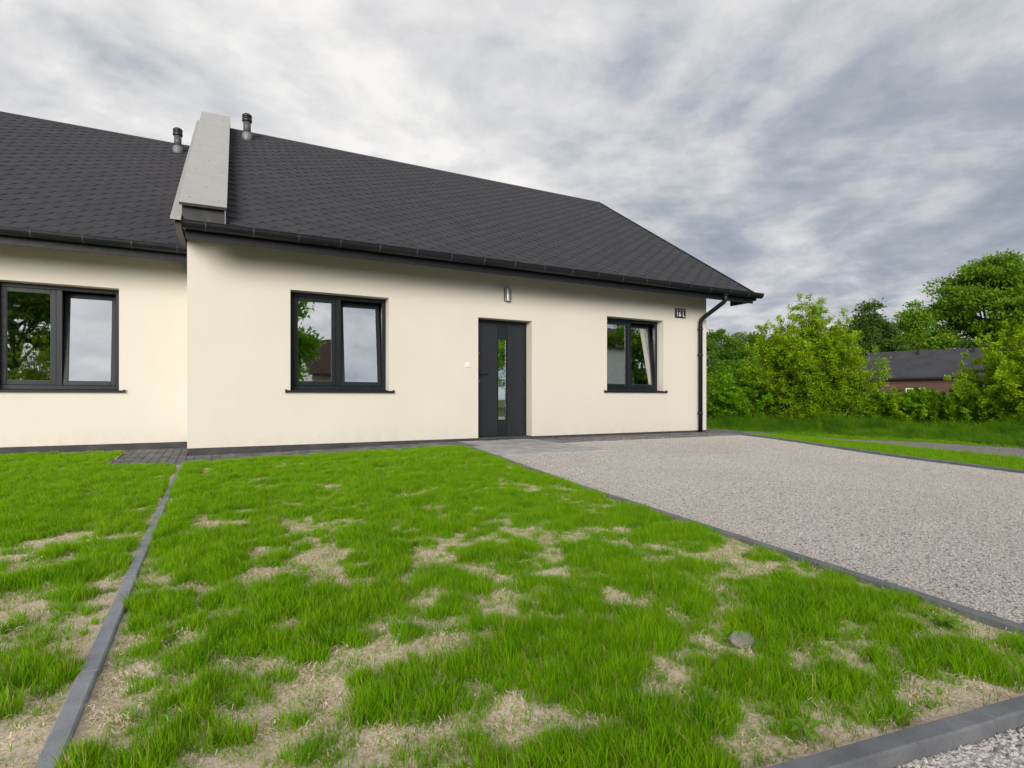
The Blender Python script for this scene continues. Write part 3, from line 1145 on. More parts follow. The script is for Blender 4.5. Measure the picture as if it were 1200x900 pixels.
# ---------------- left house, set back
H2 = empty('house', (-5, 1.43, 0))
tag(H2, 'cream house on the left edge, set back behind its neighbour, with one dark window', 'house')
SB = 1.43
H2.location = (0, SB, 0)
Wl = (-2.44, -.943, .915, 2.47)
build_flat(wall_mesh(-9.6, -.001, .10, 3.36, 0, .30, [Wl, (-6.4, -4.9, .915, 2.47)]), 'wall', M['stucco'], H2)
MB().box(-9.6, -.001, 9.5, 9.8, .10, 3.2).build('rear_wall', M['stucco'], H2)
MB().prism([(.30, .10), (9.5, .10), (9.5, gz), (YR, EZ + SL * (YR + .7) - .07), (.30, gz + SL * .30)], 'x', -9.6, -9.3).build('gable_wall', M['stucco'], H2)
MB().box(-9.588, -.005, .012, 9.78, -.3, .0995).build('plinth', M['plinth'], H2)
iw = MB()
iw.box(-9.2, -.01, 3.6, 3.7, .11, 2.85)
iw.box(-9.2, -.01, .31, 3.6, 2.851, 2.87)
iw.box(-.06, -.01, .31, 3.59, .11, 2.85)
iw.build('interior_wall', M['interior'], H2)
shingle_roof(H2, -10.3, -.03, -.70, 0, YR, True)
eave_box(H2, -10.25, -.012, 0, -.70)
gutter(H2, -10.35, -.016, -.762, 3.03, 0, .12)
window(H2, *Wl, 0)
window(H2, -6.4, -4.9, .915, 2.47, 0)
vent_pipe(H2, -.34, 4.30, EZ + SL * 5.0)

# ------------------------------------------------------------------ things on the wall
lp = empty('wall_lamp', (4.99, 0, 2.645))
tag(lp, 'small grey box lamp mounted on the wall above the front door', 'lamp')
bk = MB().box(-.062, .062, -.020, -.001, -.115, .115)
bk.build('back_plate', M['dark'], lp, bevel=.004)
hb = MB()
arc = [(.058 * math.cos(a), -.021 - .075 * math.sin(a)) for a in np.linspace(0, math.pi, 11)]
hb.prism(arc, 'z', -.085, .112)
hb.build('lamp_body', M['lampbody'], lp)
MB().prism([(x * .93, y * .97) for x, y in arc], 'z', -.112, -.086).build('lens', M['lampglass'], lp)
MB().prism([(x * 1.03, y * 1.03) for x, y in arc], 'z', .1125, .118).build('lamp_top', M['lampbody'], lp)

bl = empty('doorbell', (4.218, 0, 1.375))
tag(bl, 'small square white doorbell button on the wall left of the door', 'doorbell')
MB().box(-.042, .042, -.012, -.001, -.042, .042).build('plate', M['white'], bl, bevel=.003)
MB().box(-.026, .026, -.018, -.012, -.028, .030).build('button', M['white'], bl, bevel=.003)

sg = empty('house_number_sign', (9.168, 0, 2.612))
tag(sg, 'black square house number sign reading 16 L near the right corner', 'sign')
MB().box(-.152, .152, -.018, -.001, -.10, .10).build('plate', M['signplate'], sg, bevel=.003)
bnd = MB().box(-.135, .135, -.0205, -.0182, .048, .083)
bnd.build('name_band', M['lampbody'], sg)


def text_mesh(txt, size, name, m, parent, loc, bold=.0, xs=1.0):
    c = bpy.data.curves.new(name, 'FONT')
    c.body = txt
    c.size = size
    c.extrude = .0012
    c.offset = bold
    c.align_x = 'CENTER'
    c.align_y = 'CENTER'
    tmp = bpy.data.objects.new(name, c)
    COL.objects.link(tmp)
    me = bpy.data.meshes.new_from_object(tmp.evaluated_get(bpy.context.evaluated_depsgraph_get()))
    bpy.data.objects.remove(tmp)
    me.materials.clear()
    me.materials.append(m)
    o = link(name, me, parent, loc, (R(90), 0, 0))
    o.scale = (xs, 1, 1)
    return o


text_mesh('16 L', .15, 'number', M['white'], sg, (0, -.0200, -.026), .003, .95)

lump = MB()
lump.lathe([(.02, 0), (.05, .006), (.045, .022), (.02, .034)], (0, 0, 0), 9, False)
lo = lump.build('stone', M['dark'], None, (5.93, -.10, .062))
lo.scale = (1.3, .8, 1)
tag(lo, 'small dark stone lying on the paving right of the door', 'stone')


# ------------------------------------------------------------------ lawn grass
def blade_mesh(name, n, rad, h0, h1, wid, m, lean=.5, seed=0, seg=3):
    q = np.random.default_rng(seed)
    V, F = [], []
    for k in range(n):
        a = q.uniform(0, 2 * math.pi)
        r = rad * math.sqrt(q.uniform(0, 1))
        b = np.array([r * math.cos(a), r * math.sin(a), 0])
        az = a + q.normal(0, .8)
        hgt = q.uniform(h0, h1)
        ln = q.uniform(.15, 1.0) * lean * hgt
        d = np.array([math.cos(az), math.sin(az), 0])
        s = np.array([-d[1], d[0], 0])
        ta = q.uniform(0, math.pi)
        s = s * math.cos(ta * .35) + d * math.sin(ta * .35)
        w_ = wid * q.uniform(.7, 1.25)
        i = len(V)
        for j in range(seg + 1):
            t = j / seg
            c = b + d * ln * t ** 2 + np.array([0, 0, hgt * (t - .18 * t * t)])
            ww = w_ * (1 - t ** 1.6) * .5 + .0002
            V += [c - s * ww, c + s * ww]
        for j in range(seg):
            F.append((i + 2 * j, i + 2 * j + 1, i + 2 * j + 3, i + 2 * j + 2))
    return np_mesh(name, np.array(V), np.array(F), m, True)


lush = [blade_mesh('lush%d' % k, 26, .034, .040, .088, .0032, M['lawn'], .55, 20 + k) for k in range(5)]
medium = [blade_mesh('med%d' % k, 18, .034, .020, .052, .0030, M['lawn'], .9, 40 + k) for k in range(3)]
short = [blade_mesh('short%d' % k, 11, .032, .012, .034, .0028, M['lawnshort'], 1.5, 60 + k) for k in range(3)]
sprout = [blade_mesh('sprout%d' % k, 5, .032, .014, .046, .0026, M['lawn'], 1.1, 80 + k) for k in range(3)]
GC = source_collection('grass_tuft', lush + medium + short + sprout)


def straw_mesh(seed):
    q = np.random.default_rng(seed)
    V, F = [], []
    for k in range(9):
        a = q.uniform(0, 2 * math.pi)
        b = np.array([q.uniform(-.035, .035), q.uniform(-.035, .035), q.uniform(.001, .008)])
        d = np.array([math.cos(a), math.sin(a), q.uniform(-.05, .07)])
        s = np.array([-d[1], d[0], 0]) * q.uniform(.0007, .0018)
        ln = q.uniform(.008, .034)
        bend = np.array([-d[1], d[0], 0]) * q.normal(0, .010)
        i = len(V)
        for t in (0, .5, 1):
            c = b + d * ln * t + bend * t * t + np.array([0, 0, .006 * math.sin(math.pi * t)])
            V += [c - s * (1.1 - t * .6), c + s * (1.1 - t * .6)]
        F += [(i, i + 1, i + 3, i + 2), (i + 2, i + 3, i + 5, i + 4)]
    return np_mesh('straw%d' % seed, np.array(V), np.array(F), M['straw'])


STRAW = source_collection('straw_bits', [straw_mesh(k) for k in range(5)])

PATCH = np.array([(0.473, -6.313, 0.168, -0.09, 0.019, 0.241), (0.664, -6.373, 0.102, -0.054, 0.024, 0.159), (0.514, -6.979, 0.078, -0.042, 0.014, 0.11), (0.668, -7.141, 0.062, -0.034, 0.015, 0.07), (0.494, -7.404, 0.084, -0.045, 0.012, 0.08), (0.897, -7.408, 0.089, -0.047, 0.08, 0.204), (0.777, -7.555, 0.067, -0.035, 0.035, 0.1), (0.875, -7.9, 0.078, -0.042, 0.045, 0.083), (0.518, -7.747, 0.094, -0.05, 0.015, 0.071), (0.275, -5.901, 0.055, -0.03, 0.001, 0.169), (0.027, -5.93, 0.049, -0.026, -0.009, 0.127), (0.234, -5.02, 0.038, -0.02, -0.001, 0.387), (1.202, -5.08, 0.073, -0.039, 0.05, 0.211), (1.642, -5.415, 0.062, -0.032, 0.093, 0.243), (1.856, -6.408, 0.102, -0.055, 0.085, 0.141), (1.378, -7.231, 0.04, -0.021, 0.103, 0.166), (1.337, -6.943, 0.031, -0.017, 0.049, 0.096), (1.017, -6.697, 0.058, -0.031, 0.028, 0.088), (0.91, -6.614, 0.098, -0.052, 0.025, 0.093), (2.116, -6.966, 0.043, -0.024, 0.058, 0.066), (2.4, -7.342, 0.084, -0.045, 0.093, 0.075), (1.844, -7.647, 0.048, -0.025, 0.122, 0.109), (1.766, -7.802, 0.049, -0.026, 0.074, 0.061), (2.097, -8.015, 0.084, -0.044, 0.07, 0.04), (1.928, -8.024, 0.057, -0.03, 0.044, 0.027), (2.397, -8.065, 0.113, -0.06, 0.085, 0.04), (1.869, -8.263, 0.088, -0.047, 0.059, 0.029), (1.285, -7.903, 0.05, -0.027, 0.041, 0.047), (1.332, -7.796, 0.033, -0.017, 0.06, 0.071), (1.274, -8.168, 0.067, -0.036, 0.027, 0.024), (-0.31, -6.406, 0.083, -0.045, -0.031, 0.148), (-0.374, -5.555, 0.045, -0.023, -0.023, 0.131), (-0.16, -7.203, 0.077, -0.041, -0.016, 0.072), (-0.156, -7.291, 0.054, -0.029, -0.013, 0.055), (-0.323, -6.081, 0.038, -0.02, -0.016, 0.081), (0.006, -7.087, 0.03, -0.016, -0.021, 0.173), (0.013, -7.296, 0.035, -0.018, -0.014, 0.108), (0.089, -7.499, 0.045, -0.024, -0.007, 0.071), (0.157, -7.168, 0.021, -0.011, -0.005, 0.106), (0.076, -6.409, 0.029, -0.016, -0.007, 0.115), (-0.172, -6.87, 0.058, -0.031, -0.011, 0.058), (0.616, -7.743, 0.036, -0.019, 0.013, 0.047), (0.353, -7.563, 0.055, -0.029, 0.003, 0.047), (0.297, -7.243, 0.043, -0.023, 0.002, 0.068), (1.07, -7.966, 0.036, -0.019, 0.017, 0.023), (1.951, -6.709, 0.03, -0.016, 0.047, 0.065), (1.959, -8.186, 0.063, -0.034, 0.047, 0.023), (2.358, -8.221, 0.058, -0.031, 0.063, 0.026), (1.682, -8.231, 0.056, -0.03, 0.034, 0.02), (1.197, -7.008, 0.024, -0.013, 0.033, 0.071), (1.294, -5.841, 0.035, -0.019, 0.026, 0.082), (0.904, -6.15, 0.053, -0.028, 0.022, 0.096), (0.226, -6.543, 0.029, -0.016, -0.002, 0.171), (0.415, -3.864, 0.055, -0.029, 0.007, 0.23), (2.939, -4.966, 0.058, -0.031, 0.125, 0.19), (2.147, -8.287, 0.053, -0.028, 0.045, 0.019), (2.282, -8.303, 0.043, -0.023, 0.056, 0.021), (1.829, -7.939, 0.035, -0.018, 0.036, 0.026), (0.784, -7.907, 0.024, -0.012, 0.013, 0.028)])


def bareness(x, y):
    """0 = thick grass .. 1 = bare soil"""
    wx = x + .05 * (fbm(x, y, 9, 31, 2) - .5) * 2
    wy = y + .07 * (fbm(x, y, 9, 37, 2) - .5) * 2
    b = np.zeros_like(x)
    jag = (fbm(x, y, 22, 91, 3) - .5) * 2
    for (cx_, cy_, ax, ay, bx, by) in PATCH:
        ex, ey = wx - cx_, wy - cy_
        det = ax * by - ay * bx
        p = (ex * by - ey * bx) / det
        q = (ax * ey - ay * ex) / det
        b = np.maximum(b, np.clip((.94 + .75 * jag - np.sqrt(p * p + q * q)) * 1.3, 0, 1))
    n = .36 * fbm(x, y, 3.6, 5, 3) + .64 * fbm(x, y, 10.5, 6, 3)
    far = np.clip((y + 6.5) / 4.5, 0, 1)           # thicker towards the house
    n = n - .035 * (x < -.05)
    b = np.maximum(b, np.clip((n - (.634 - .088 * far)) * 8, 0, 1))
    return b


def sample_quad(c, n):
    s, t = rng.uniform(0, 1, n), rng.uniform(0, 1, n)
    P = [np.array(k) for k in c]
    xy = (P[0] * ((1 - s) * (1 - t))[:, None] + P[1] * (s * (1 - t))[:, None] + P[2] * (s * t)[:, None] + P[3] * ((1 - s) * t)[:, None])
    return xy[:, 0], xy[:, 1]


def lawn(quad, n, name, label):
    x, y = sample_quad(quad, n)
    b = bareness(x, y)
    hgt = np.clip((.6 * fbm(x, y, 4.2, 77, 3) + .4 * fbm(x, y, 13, 78, 2) - .5) * 2.3 + .5 + .20 * np.clip((y + 6.3) / 3.5, 0, 1), 0, 1.1)
    edge = np.minimum(np.abs(x + .04), np.abs(x - gr_u(y)))
    edge = np.minimum(edge, np.abs(y - kerb_v(x)))
    thin = np.clip(1 - edge / .10, 0, 1) * np.clip((-y - 3.5) / 2.5, 0, 1)
    r = rng.uniform(0, 1, n)
    keep = r > np.clip(b * .92 - .08, 0, .70)
    keep &= edge > np.where(x > 1.5, .048, .036)
    lv = hgt - .42 * b - .22 * thin + rng.normal(0, .10, n)
    kind = np.where(lv > .44, 0, np.where(lv > .30, 1, 2))
    idx = np.where(kind == 0, rng.integers(0, 5, n), np.where(kind == 1, 5 + rng.integers(0, 3, n), 8 + rng.integers(0, 3, n)))
    sc = .80 * (.60 + .80 * np.clip(hgt - .25, 0, .6)) * rng.uniform(.75, 1.2, n)
    sc *= np.where(y > -2.2, .9, 1.0)
    keep &= ~((kind == 2) & (rng.uniform(0, 1, n) < .50))
    # thin sprouts take over where the thick tufts fail
    spr = ~keep & (edge > .036) & (rng.uniform(0, 1, n) < .42)
    idx = np.where(spr, 11 + rng.integers(0, 3, n), idx)
    sc = np.where(spr, rng.uniform(.6, 1.15, n), sc)
    keep |= spr
    p = np.stack([x, y, lawn_z(x, y) - .003], 1)[keep]
    rot = np.stack([rng.normal(0, .12, n), rng.normal(0, .12, n), rng.uniform(0, 6.283, n)], 1)[keep]
    o = scatter(name, p, rot, sc[keep], idx[keep], GC)
    return tag(o, label, 'grass')


lawn([(-.0, -1.03), (gr_u(-.9) - .02, -1.03), (gr_u(-8.4), kerb_v(2.72) + .03), (-.02, kerb_v(-.02) + .03)], 52000, 'lawn_grass', 'patchy bright green lawn between the edging strip and the gravel')
lawn([(-3.4, .95), (-.82, .95), (-.82, -1.24), (-3.4, -1.24)], 9000, 'lawn_grass', 'even green lawn beside the paved apron of the left house')
lawn([(-3.4, -1.24), (-.05, -1.24), (-.09, kerb_v(-.09) + .03), (-3.4, kerb_v(-3.4) + .03)], 36000, 'lawn_grass', 'patchy green lawn left of the thin edging strip')


def straws(quad, n, name, label):
    x, y = sample_quad(quad, n)
    b = bareness(x, y)
    keep = rng.uniform(0, 1, n) < .20 + .9 * b
    keep &= y < -2.0
    p = np.stack([x, y, lawn_z(x, y) + .001], 1)[keep]
    k = keep.sum()
    rot = np.stack([rng.normal(0, .1, k), rng.normal(0, .1, k), rng.uniform(0, 6.283, k)], 1)
    o = scatter(name, p, rot, rng.uniform(.55, 1.05, k), rng.integers(0, 5, k), STRAW)
    return tag(o, label, 'straw')


straws([(0, -1.5), (gr_u(-1.5), -1.5), (gr_u(-8.4), kerb_v(2.72) + .03), (-.02, kerb_v(-.02) + .03)], 30000, 'dead_straw', 'pale dead grass bits on the bare soil of the lawn')
straws([(-2.2, -3), (-.07, -3), (-.09, kerb_v(-.09) + .03), (-2.2, kerb_v(-2.2) + .03)], 12000, 'dead_straw', 'pale dead grass bits on the soil left of the edging strip')


# ------------------------------------------------------------------ gravel chips
def chip_mesh(seed):
    q = np.random.default_rng(seed)
    bm = bmesh.new()
    bmesh.ops.create_icosphere(bm, subdivisions=1, radius=.5)
    f = np.array([1.0, q.uniform(.55, .9), q.uniform(.35, .6)])
    for v in bm.verts:
        k = 1 + q.normal(0, .16)
        v.co = Vector((v.co.x * f[0] * k, v.co.y * f[1] * k, v.co.z * f[2] * k))
    me = bpy.data.meshes.new('chip%d' % seed)
    bm.to_mesh(me)
    bm.free()
    me.materials.append(M['pebble'])
    return me


CHIP = source_collection('stone_chip', [chip_mesh(k) for k in range(6)])


def chips(name, label, x, y, z, s0, s1):
    n = len(x)
    s = s0 + (s1 - s0) * rng.uniform(0, 1, n) ** 2.2
    p = np.stack([x, y, z + s * .12], 1)
    rot = np.stack([rng.normal(0, .35, n), rng.normal(0, .35, n), rng.uniform(0, 6.283, n)], 1)
    o = scatter(name, p, rot, s, rng.integers(0, 6, n), CHIP)
    return tag(o, label, 'gravel')


xs_, ys_ = [], []
for (n, ya, yb_) in ((90000, -8.3, -6.0), (80000, -6.0, -3.5), (52000, -3.5, -1.05)):
    y = rng.uniform(ya, yb_, n)
    ua, ub = gr_u(y) + .035, re_u(y) - .04
    x = ua + (ub - ua) * rng.uniform(0, 1, n)
    k = ~((x < 5.42) & (y > -2.48))
    k &= rng.uniform(0, 1, n) < .45 + 1.1 * fbm(x, y, .9, 21, 4)
    xs_.append(x[k])
    ys_.append(y[k])
# stray chips on the paving
y = -1.08 + .55 * rng.uniform(0, 1, 1500) ** 2.5
x = rng.uniform(5.4, 9.9, 1500)
xs_.append(x)
ys_.append(y)
X, Y = np.concatenate(xs_), np.concatenate(ys_)
Z = rise(X, Y) - .007 + .010 * (fbm(X, Y, 1.3, 4, 3) - .5)
Z = np.where(Y > -1.05, rise(X, Y) + .006, Z)
chips('gravel_chips', 'loose grey beige stone chips covering the driveway', X, Y, Z, .0055, .0125)
n = 24000
x = rng.uniform(.9, 3.4, n)
y = kerb_v(x) - .055 - 1.2 * rng.uniform(0, 1, n) ** 1.4
chips('gravel_chips', 'loose stone chips lying at the foot of the front kerb', x, y, np.full(n, -.006) + .008 * (fbm(x, y, 6, 2, 2) - .3), .006, .016)


# ------------------------------------------------------------------ weeds and field stone
def weed(x, y, r, n, label, seed, up=.35):
    q = np.random.default_rng(seed)
    root = empty('weed', (x, y, float(lawn_z(np.array([x]), np.array([y]))[0])))
    tag(root, label, 'weed', 'broad leaved weeds in the lawn')
    r *= .8
    for k in range(n):
        a = 2 * math.pi * k / n + q.normal(0, .25)
        ln = r * q.uniform(.7, 1.15)
        el = up * q.uniform(.5, 1.4)
        wd = ln * q.uniform(.13, .2)
        d = np.array([math.cos(a), math.sin(a), 0])
        s = np.array([-d[1], d[0], 0])
        V, F = [], []
        prof = [(0, .15), (.25, .55), (.5, 1), (.72, 1.05), (.9, .6), (1, .05)]
        for t, ww in prof:
            c = d * ln * t + np.array([0, 0, ln * (el * t * 1.6 - el * t * t * 1.25) + .004])
            lift = np.array([0, 0, wd * ww * .35])
            V += [c - s * wd * ww + lift, c, c + s * wd * ww + lift]
        for j in range(len(prof) - 1):
            F += [(3 * j, 3 * j + 1, 3 * j + 4, 3 * j + 3), (3 * j + 1, 3 * j + 2, 3 * j + 5, 3 * j + 4)]
        link('leaf', np_mesh('leaf', np.array(V), np.array(F), M['weedleaf'], True), root)
    return root


weed(2.50, -8.03, .085, 11, 'largest leafy weed rosette close to the gravel edging at the right', 1, .6)
weed(1.482, -8.225, .060, 9, 'leafy weed growing just behind the front kerb', 2, .7)
weed(.143, -6.884, .050, 8, 'pale leafy weed just right of the thin edging strip', 3)
weed(2.60, -7.35, .055, 8, 'small leafy weed beside the far right of the gravel edging', 4)
weed(-.081, -7.041, .050, 9, 'pale leafy weed in the bare soil left of the edging strip', 5, .3)
weed(1.936, -5.7, .055, 8, 'small leafy weed in the middle of the lawn', 6)
weed(1.736, -8.301, .045, 7, 'small leafy weed touching the front kerb at the right', 7, .8)
weed(2.42, -7.80, .06, 9, 'leafy weed at the lawn corner where gravel edging nears the kerb', 8, .6)

st = MB()
st.v = []
bm = bmesh.new()
bmesh.ops.create_icosphere(bm, subdivisions=2, radius=.5)
for v in bm.verts:
    k = 1 + rnd.uniform(-.09, .09)
    v.co = Vector((v.co.x * .12 * k, v.co.y * .075 * k, (v.co.z * .05 if v.co.z < .12 else .012 + v.co.x * .012) * k))
me = bpy.data.meshes.new('stone')
bm.to_mesh(me)
bm.free()
me.materials.append(M['stone'])
so = link('stone', me, None, (1.765, -7.80, .010), (.25, .12, .4))
tag(so, 'pale flat stone half buried in the lawn near the gravel', 'stone')


# ------------------------------------------------------------------ vegetation
def leaf_mesh(name, C, A, L, wr, m, young=None, fold=.25):
    """rhombic folded leaves: centres of the base C, axis A (unit), length L"""
    n = len(C)
    up = rng.normal(0, 1, (n, 3))
    Sd = np.cross(A, up)
    Sd /= np.linalg.norm(Sd, axis=1, keepdims=True) + 1e-9
    Nn = np.cross(Sd, A)
    tip = C + A * L[:, None]
    midp = C + A * (L * .45)[:, None] + Nn * (L * fold * wr)[:, None]
    l = midp - Sd * (L * wr)[:, None]
    r = midp + Sd * (L * wr)[:, None]
    V = np.stack([C, r, tip, l], 1).reshape(-1, 3)
    F = np.arange(4 * n).reshape(n, 4)
    y = np.repeat(young, 4) if young is not None else None
    return np_mesh(name, V, F, m, False, y)


def unit(a):
    return a / (np.linalg.norm(a, axis=-1, keepdims=True) + 1e-9)


def bush(name, label, base, stems, height, spread, leaf, m, group=None, shoots=9, per=16, cat='bush', arch=.5, low=.06, young_gain=1.0, flat=1.0, top=0.0):
    """many arching stems, each with side shoots that carry leaves in two rows"""
    root = empty(name, tuple(base))
    tag(root, label, cat, group)
    tw_ = MB()
    C, A, Y = [], [], []
    for s in range(stems):
        az = rng.uniform(0, 2 * math.pi)
        lead = s < top
        out = rng.uniform(.05, .35) * spread if lead else math.sqrt(rng.uniform(.02, 1)) * spread
        b0 = np.array([rng.normal(0, .18 * spread), rng.normal(0, .18 * spread) * flat, 0])
        hh = height * ((rng.uniform(.9, 1.0) if lead else (1 - .52 * (out / spread) ** 3) * rng.uniform(.66, .93)))
        tipp = b0 * .4 + np.array([math.cos(az) * out, math.sin(az) * out * flat, hh])
        mid_ = b0 * .5 + tipp * .5 + np.array([-math.cos(az) * out * .12, -math.sin(az) * out * .12 * flat, hh * .16 * arch])
        T = np.linspace(0, 1, 7)
        P = [(1 - t) ** 2 * b0 + 2 * t * (1 - t) * mid_ + t * t * tipp for t in T]
        tw_.tube(P, [.018 * (1 - t * .85) * height / 3 for t in T], 4, False)
        ns = shoots * 2 if lead else shoots
        for k in range(ns):
            t = low + (1 - low) * (k + rng.uniform(0, 1)) / ns
            p = (1 - t) ** 2 * b0 + 2 * t * (1 - t) * mid_ + t * t * tipp
            a2 = rng.uniform(0, 2 * math.pi)
            od = unit(np.array([math.cos(az) * .5 + math.cos(a2), (math.sin(az) * .5 + math.sin(a2)), rng.uniform(-.15, .65)]))
            ln = height * rng.uniform(.08, .17) * (1.15 - .55 * t)
            if k == ns - 1:
                p = tipp
                od = unit(np.array([rng.normal(0, .35), rng.normal(0, .35), 1.0]))
            q = rng.uniform(.12, 1, per)
            droop = np.zeros((per, 3))
            droop[:, 2] = -.30 * ln * q * q
            c = p[None] + od[None] * (q * ln)[:, None] + droop
            side = unit(np.cross(od, np.array([0, 0, 1.0])))
            sg_ = np.where(rng.uniform(0, 1, per) > .5, 1.0, -1.0)
            ax = unit(od[None] * .7 + side[None] * sg_[:, None] * .9 + rng.normal(0, .4, (per, 3)) + np.array([0, 0, .1]))
            c = c + rng.normal(0, .008 * height + .010, (per, 3))
            C.append(c)
            A.append(ax)
            yv = np.clip(.15 + .85 * q * (.35 + .65 * t) - rng.uniform(0, .45, per), 0, 1) * young_gain
            Y.append(yv)
            tw_.tube([p, p + od * ln * .5 + np.array([0, 0, -.075 * ln]), p + od * ln + np.array([0, 0, -.30 * ln])], [.004, .003, .0015], 3, False)
    C, A, Y = np.concatenate(C), np.concatenate(A), np.concatenate(Y)
    keep = C[:, 2] > .02
    C, A, Y = C[keep], A[keep], Y[keep]
    Ls = leaf * .66 * rng.uniform(.6, 1.25, len(C))
    link('foliage', leaf_mesh('foliage', C, A, Ls, .27, m, Y), root)
    tw_.build('stems', M['twig'], root)
    return root


def tree(name, label, base, lobes, trunk_h, trunk_r, clusters, per, leaf, m, group=None, flat=.55, crad=.12, shell=.45, limbs=True):
    """trunk, limbs to each lobe, twigs to leaf clusters; lobes = [(x,y,z,rx,ry,rz)] relative to base"""
    root = empty(name, tuple(base))
    tag(root, label, 'tree', group)
    wood = MB()
    top = np.array([0, 0, trunk_h])
    zmax = max(l[2] for l in lobes)
    lead = np.array([rng.normal(0, .05) * trunk_h, rng.normal(0, .05) * trunk_h, zmax])
    wood.tube([(0, 0, -.15), (.02, 0, trunk_h * .25), tuple(top * .6 + np.array([.04, .03, 0])), tuple(top), tuple((top + lead) / 2), tuple(lead)],
              [trunk_r * 1.35, trunk_r, trunk_r * .88, trunk_r * .75, trunk_r * .42, trunk_r * .10], 9)
    C, A, Y = [], [], []
    vol = np.array([l[3] * l[4] * l[5] for l in lobes])
    cnt = np.maximum(3, (clusters * vol ** .75 / (vol ** .75).sum())).astype(int)
    size = max(max(l[3], l[5]) for l in lobes)
    for l, n in zip(lobes, cnt):
        c0 = np.array(l[:3])
        rr = np.array(l[3:])
        if limbs:
            s = top * rng.uniform(.7, 1.0) + (lead - top) * rng.uniform(0, .5)
            midp = s * .45 + c0 * .55 + np.array([0, 0, -.08 * np.linalg.norm(c0 - s)])
            wood.tube([s, midp, c0, c0 + np.array([0, 0, rr[2] * .45])], [trunk_r * .45, trunk_r * .27, trunk_r * .14, trunk_r * .04], 6, False)
        d = unit(rng.normal(0, 1, (n, 3)))
        rad = rng.uniform(shell, 1, n) ** .6
        cc = c0 + d * rr * rad[:, None] * rng.uniform(.85, 1.12, n)[:, None]
        for c, dd in zip(cc, d):
            if rng.uniform() < .55:
                wood.tube([c0, (c0 + c) / 2 + np.array([0, 0, -.05 * size]), c], [trunk_r * .11, trunk_r * .06, trunk_r * .02], 4, False)
            sp = size * crad * rng.uniform(.6, 1.3)
            off = rng.normal(0, 1, (per, 3)) * np.array([1, 1, flat]) * sp
            C.append(c + off)
            A.append(unit(unit(off) + rng.normal(0, .55, (per, 3)) + np.array([0, 0, -.15]) + dd * .5))
            Y.append(np.clip(rng.uniform(-.6, .5, per) + off[:, 2] / (sp * flat) * .3, 0, 1))
    C, A, Y = np.concatenate(C), np.concatenate(A), np.concatenate(Y)
    Ls = leaf * rng.uniform(.6, 1.3, len(C))
    link('crown', leaf_mesh('crown', C, A, Ls, .33, m, Y), root)
    wood.build('trunk', M['bark'], root)
    return root


def lobes_round(h, r, n, z0, seed, sq=.7):
    q = random.Random(seed)
    out = [(q.uniform(-.15, .15) * r, q.uniform(-.15, .15) * r, h * .86, r * .30, r * .30, h * .12), (0, 0, h * .55, r * .45, r * .45, (h - z0) * .25)]
    for k in range(int(n * 2.2)):
        a = k * 2.4 + q.uniform(-.5, .5)
        t = q.uniform(0, 1)
        rr = r * (1.02 - .70 * t ** 1.6) * q.uniform(.55, .98)
        z = z0 + (h - z0) * (.12 + .74 * t)
        s_ = r * q.uniform(.20, .40)
        out.append((math.cos(a) * rr, math.sin(a) * rr, z, s_ * q.uniform(.9, 1.3), s_, s_ * sq * q.uniform(.7, 1.1)))
    return out


def lobes_oak(seed):
    """spreading crown in loose horizontal shelves with gaps between them"""
    q = random.Random(seed)
    out = []
    for zc, rmax, n in ((16.6, 3.0, 5), (15.0, 5.6, 8), (13.0, 7.4, 9), (10.8, 8.2, 8), (8.8, 7.6, 6), (7.2, 6.0, 4)):
        for k in range(n):
            a = 2 * math.pi * (k + q.uniform(-.35, .35)) / n + zc
            rr = rmax * q.uniform(.45, 1.0)
            s_ = q.uniform(1.1, 2.0)
            out.append((math.cos(a) * rr, math.sin(a) * rr * .8, zc + q.uniform(-.6, .6), s_ * 1.2, s_, s_ * q.uniform(.42, .62)))
    return out


# -- the bright bush right of the house and its companions
bush('bush', 'tall yellow green bush standing alone just right of the house corner', at(945, 15.0), 120, 3.42, 1.60, .085, M['leaf_young'], shoots=17, per=74, top=5, arch=.5)
bush('bush', 'fresh green bush filling the gap beside the house downpipe', at(856, 15.6), 60, 1.85, 1.25, .095, M['leaf_mid'], shoots=13, per=58, young_gain=.6, cat='bush')
bush('bush', 'thick green bush close behind the right house corner', at(834, 17.5), 50, 1.9, 1.3, .10, M['leaf_mid'], shoots=13, per=54, young_gain=.5)
bush('bush', 'deep green bush far behind the bright bushes near the house corner', at(864, 26), 45, 2.3, 2.0, .13, M['leaf_hedge'], shoots=10, per=40, young_gain=.4)
bush('bush', 'deep green bush standing before the left end of the barn', at(976, 40), 50, 2.9, 2.6, .17, M['leaf_hedge'], shoots=10, per=44, young_gain=.4)
bush('bush', 'low green bush at the right foot of the tall yellow green bush', at(1003, 15.2), 46, 1.45, 1.05, .095, M['leaf_mid'], shoots=13, per=58, young_gain=.7)
bush('bush', 'low yellow green bush below the brick wall of the far barn', at(1052, 14.6), 50, .95, 1.10, .095, M['leaf_young'], shoots=12, per=58, young_gain=.8)
bush('bush', 'bright bush in front of the right half of the barn roof', at(1104, 14.0), 55, 1.1, 1.15, .10, M['leaf_mid'], shoots=13, per=58, young_gain=1.0)
bush('bush', 'large yellow green bush at the right edge with shoots above the barn', at(1203, 12.8), 95, 2.45, 1.55, .085, M['leaf_young'], shoots=17, per=80, top=6, young_gain=.95)
bush('bush', 'big leafy bush beyond the right edge beside the footpath', at(1275, 12.6), 60, 2.9, 1.6, .095, M['leaf_mid'], shoots=13, per=58, top=4)
bush('bush', 'dim green bush behind the low bushes under the barn', at(1080, 18.0), 50, 1.15, 1.6, .11, M['leaf_hedge'], shoots=12, per=54, young_gain=.5)
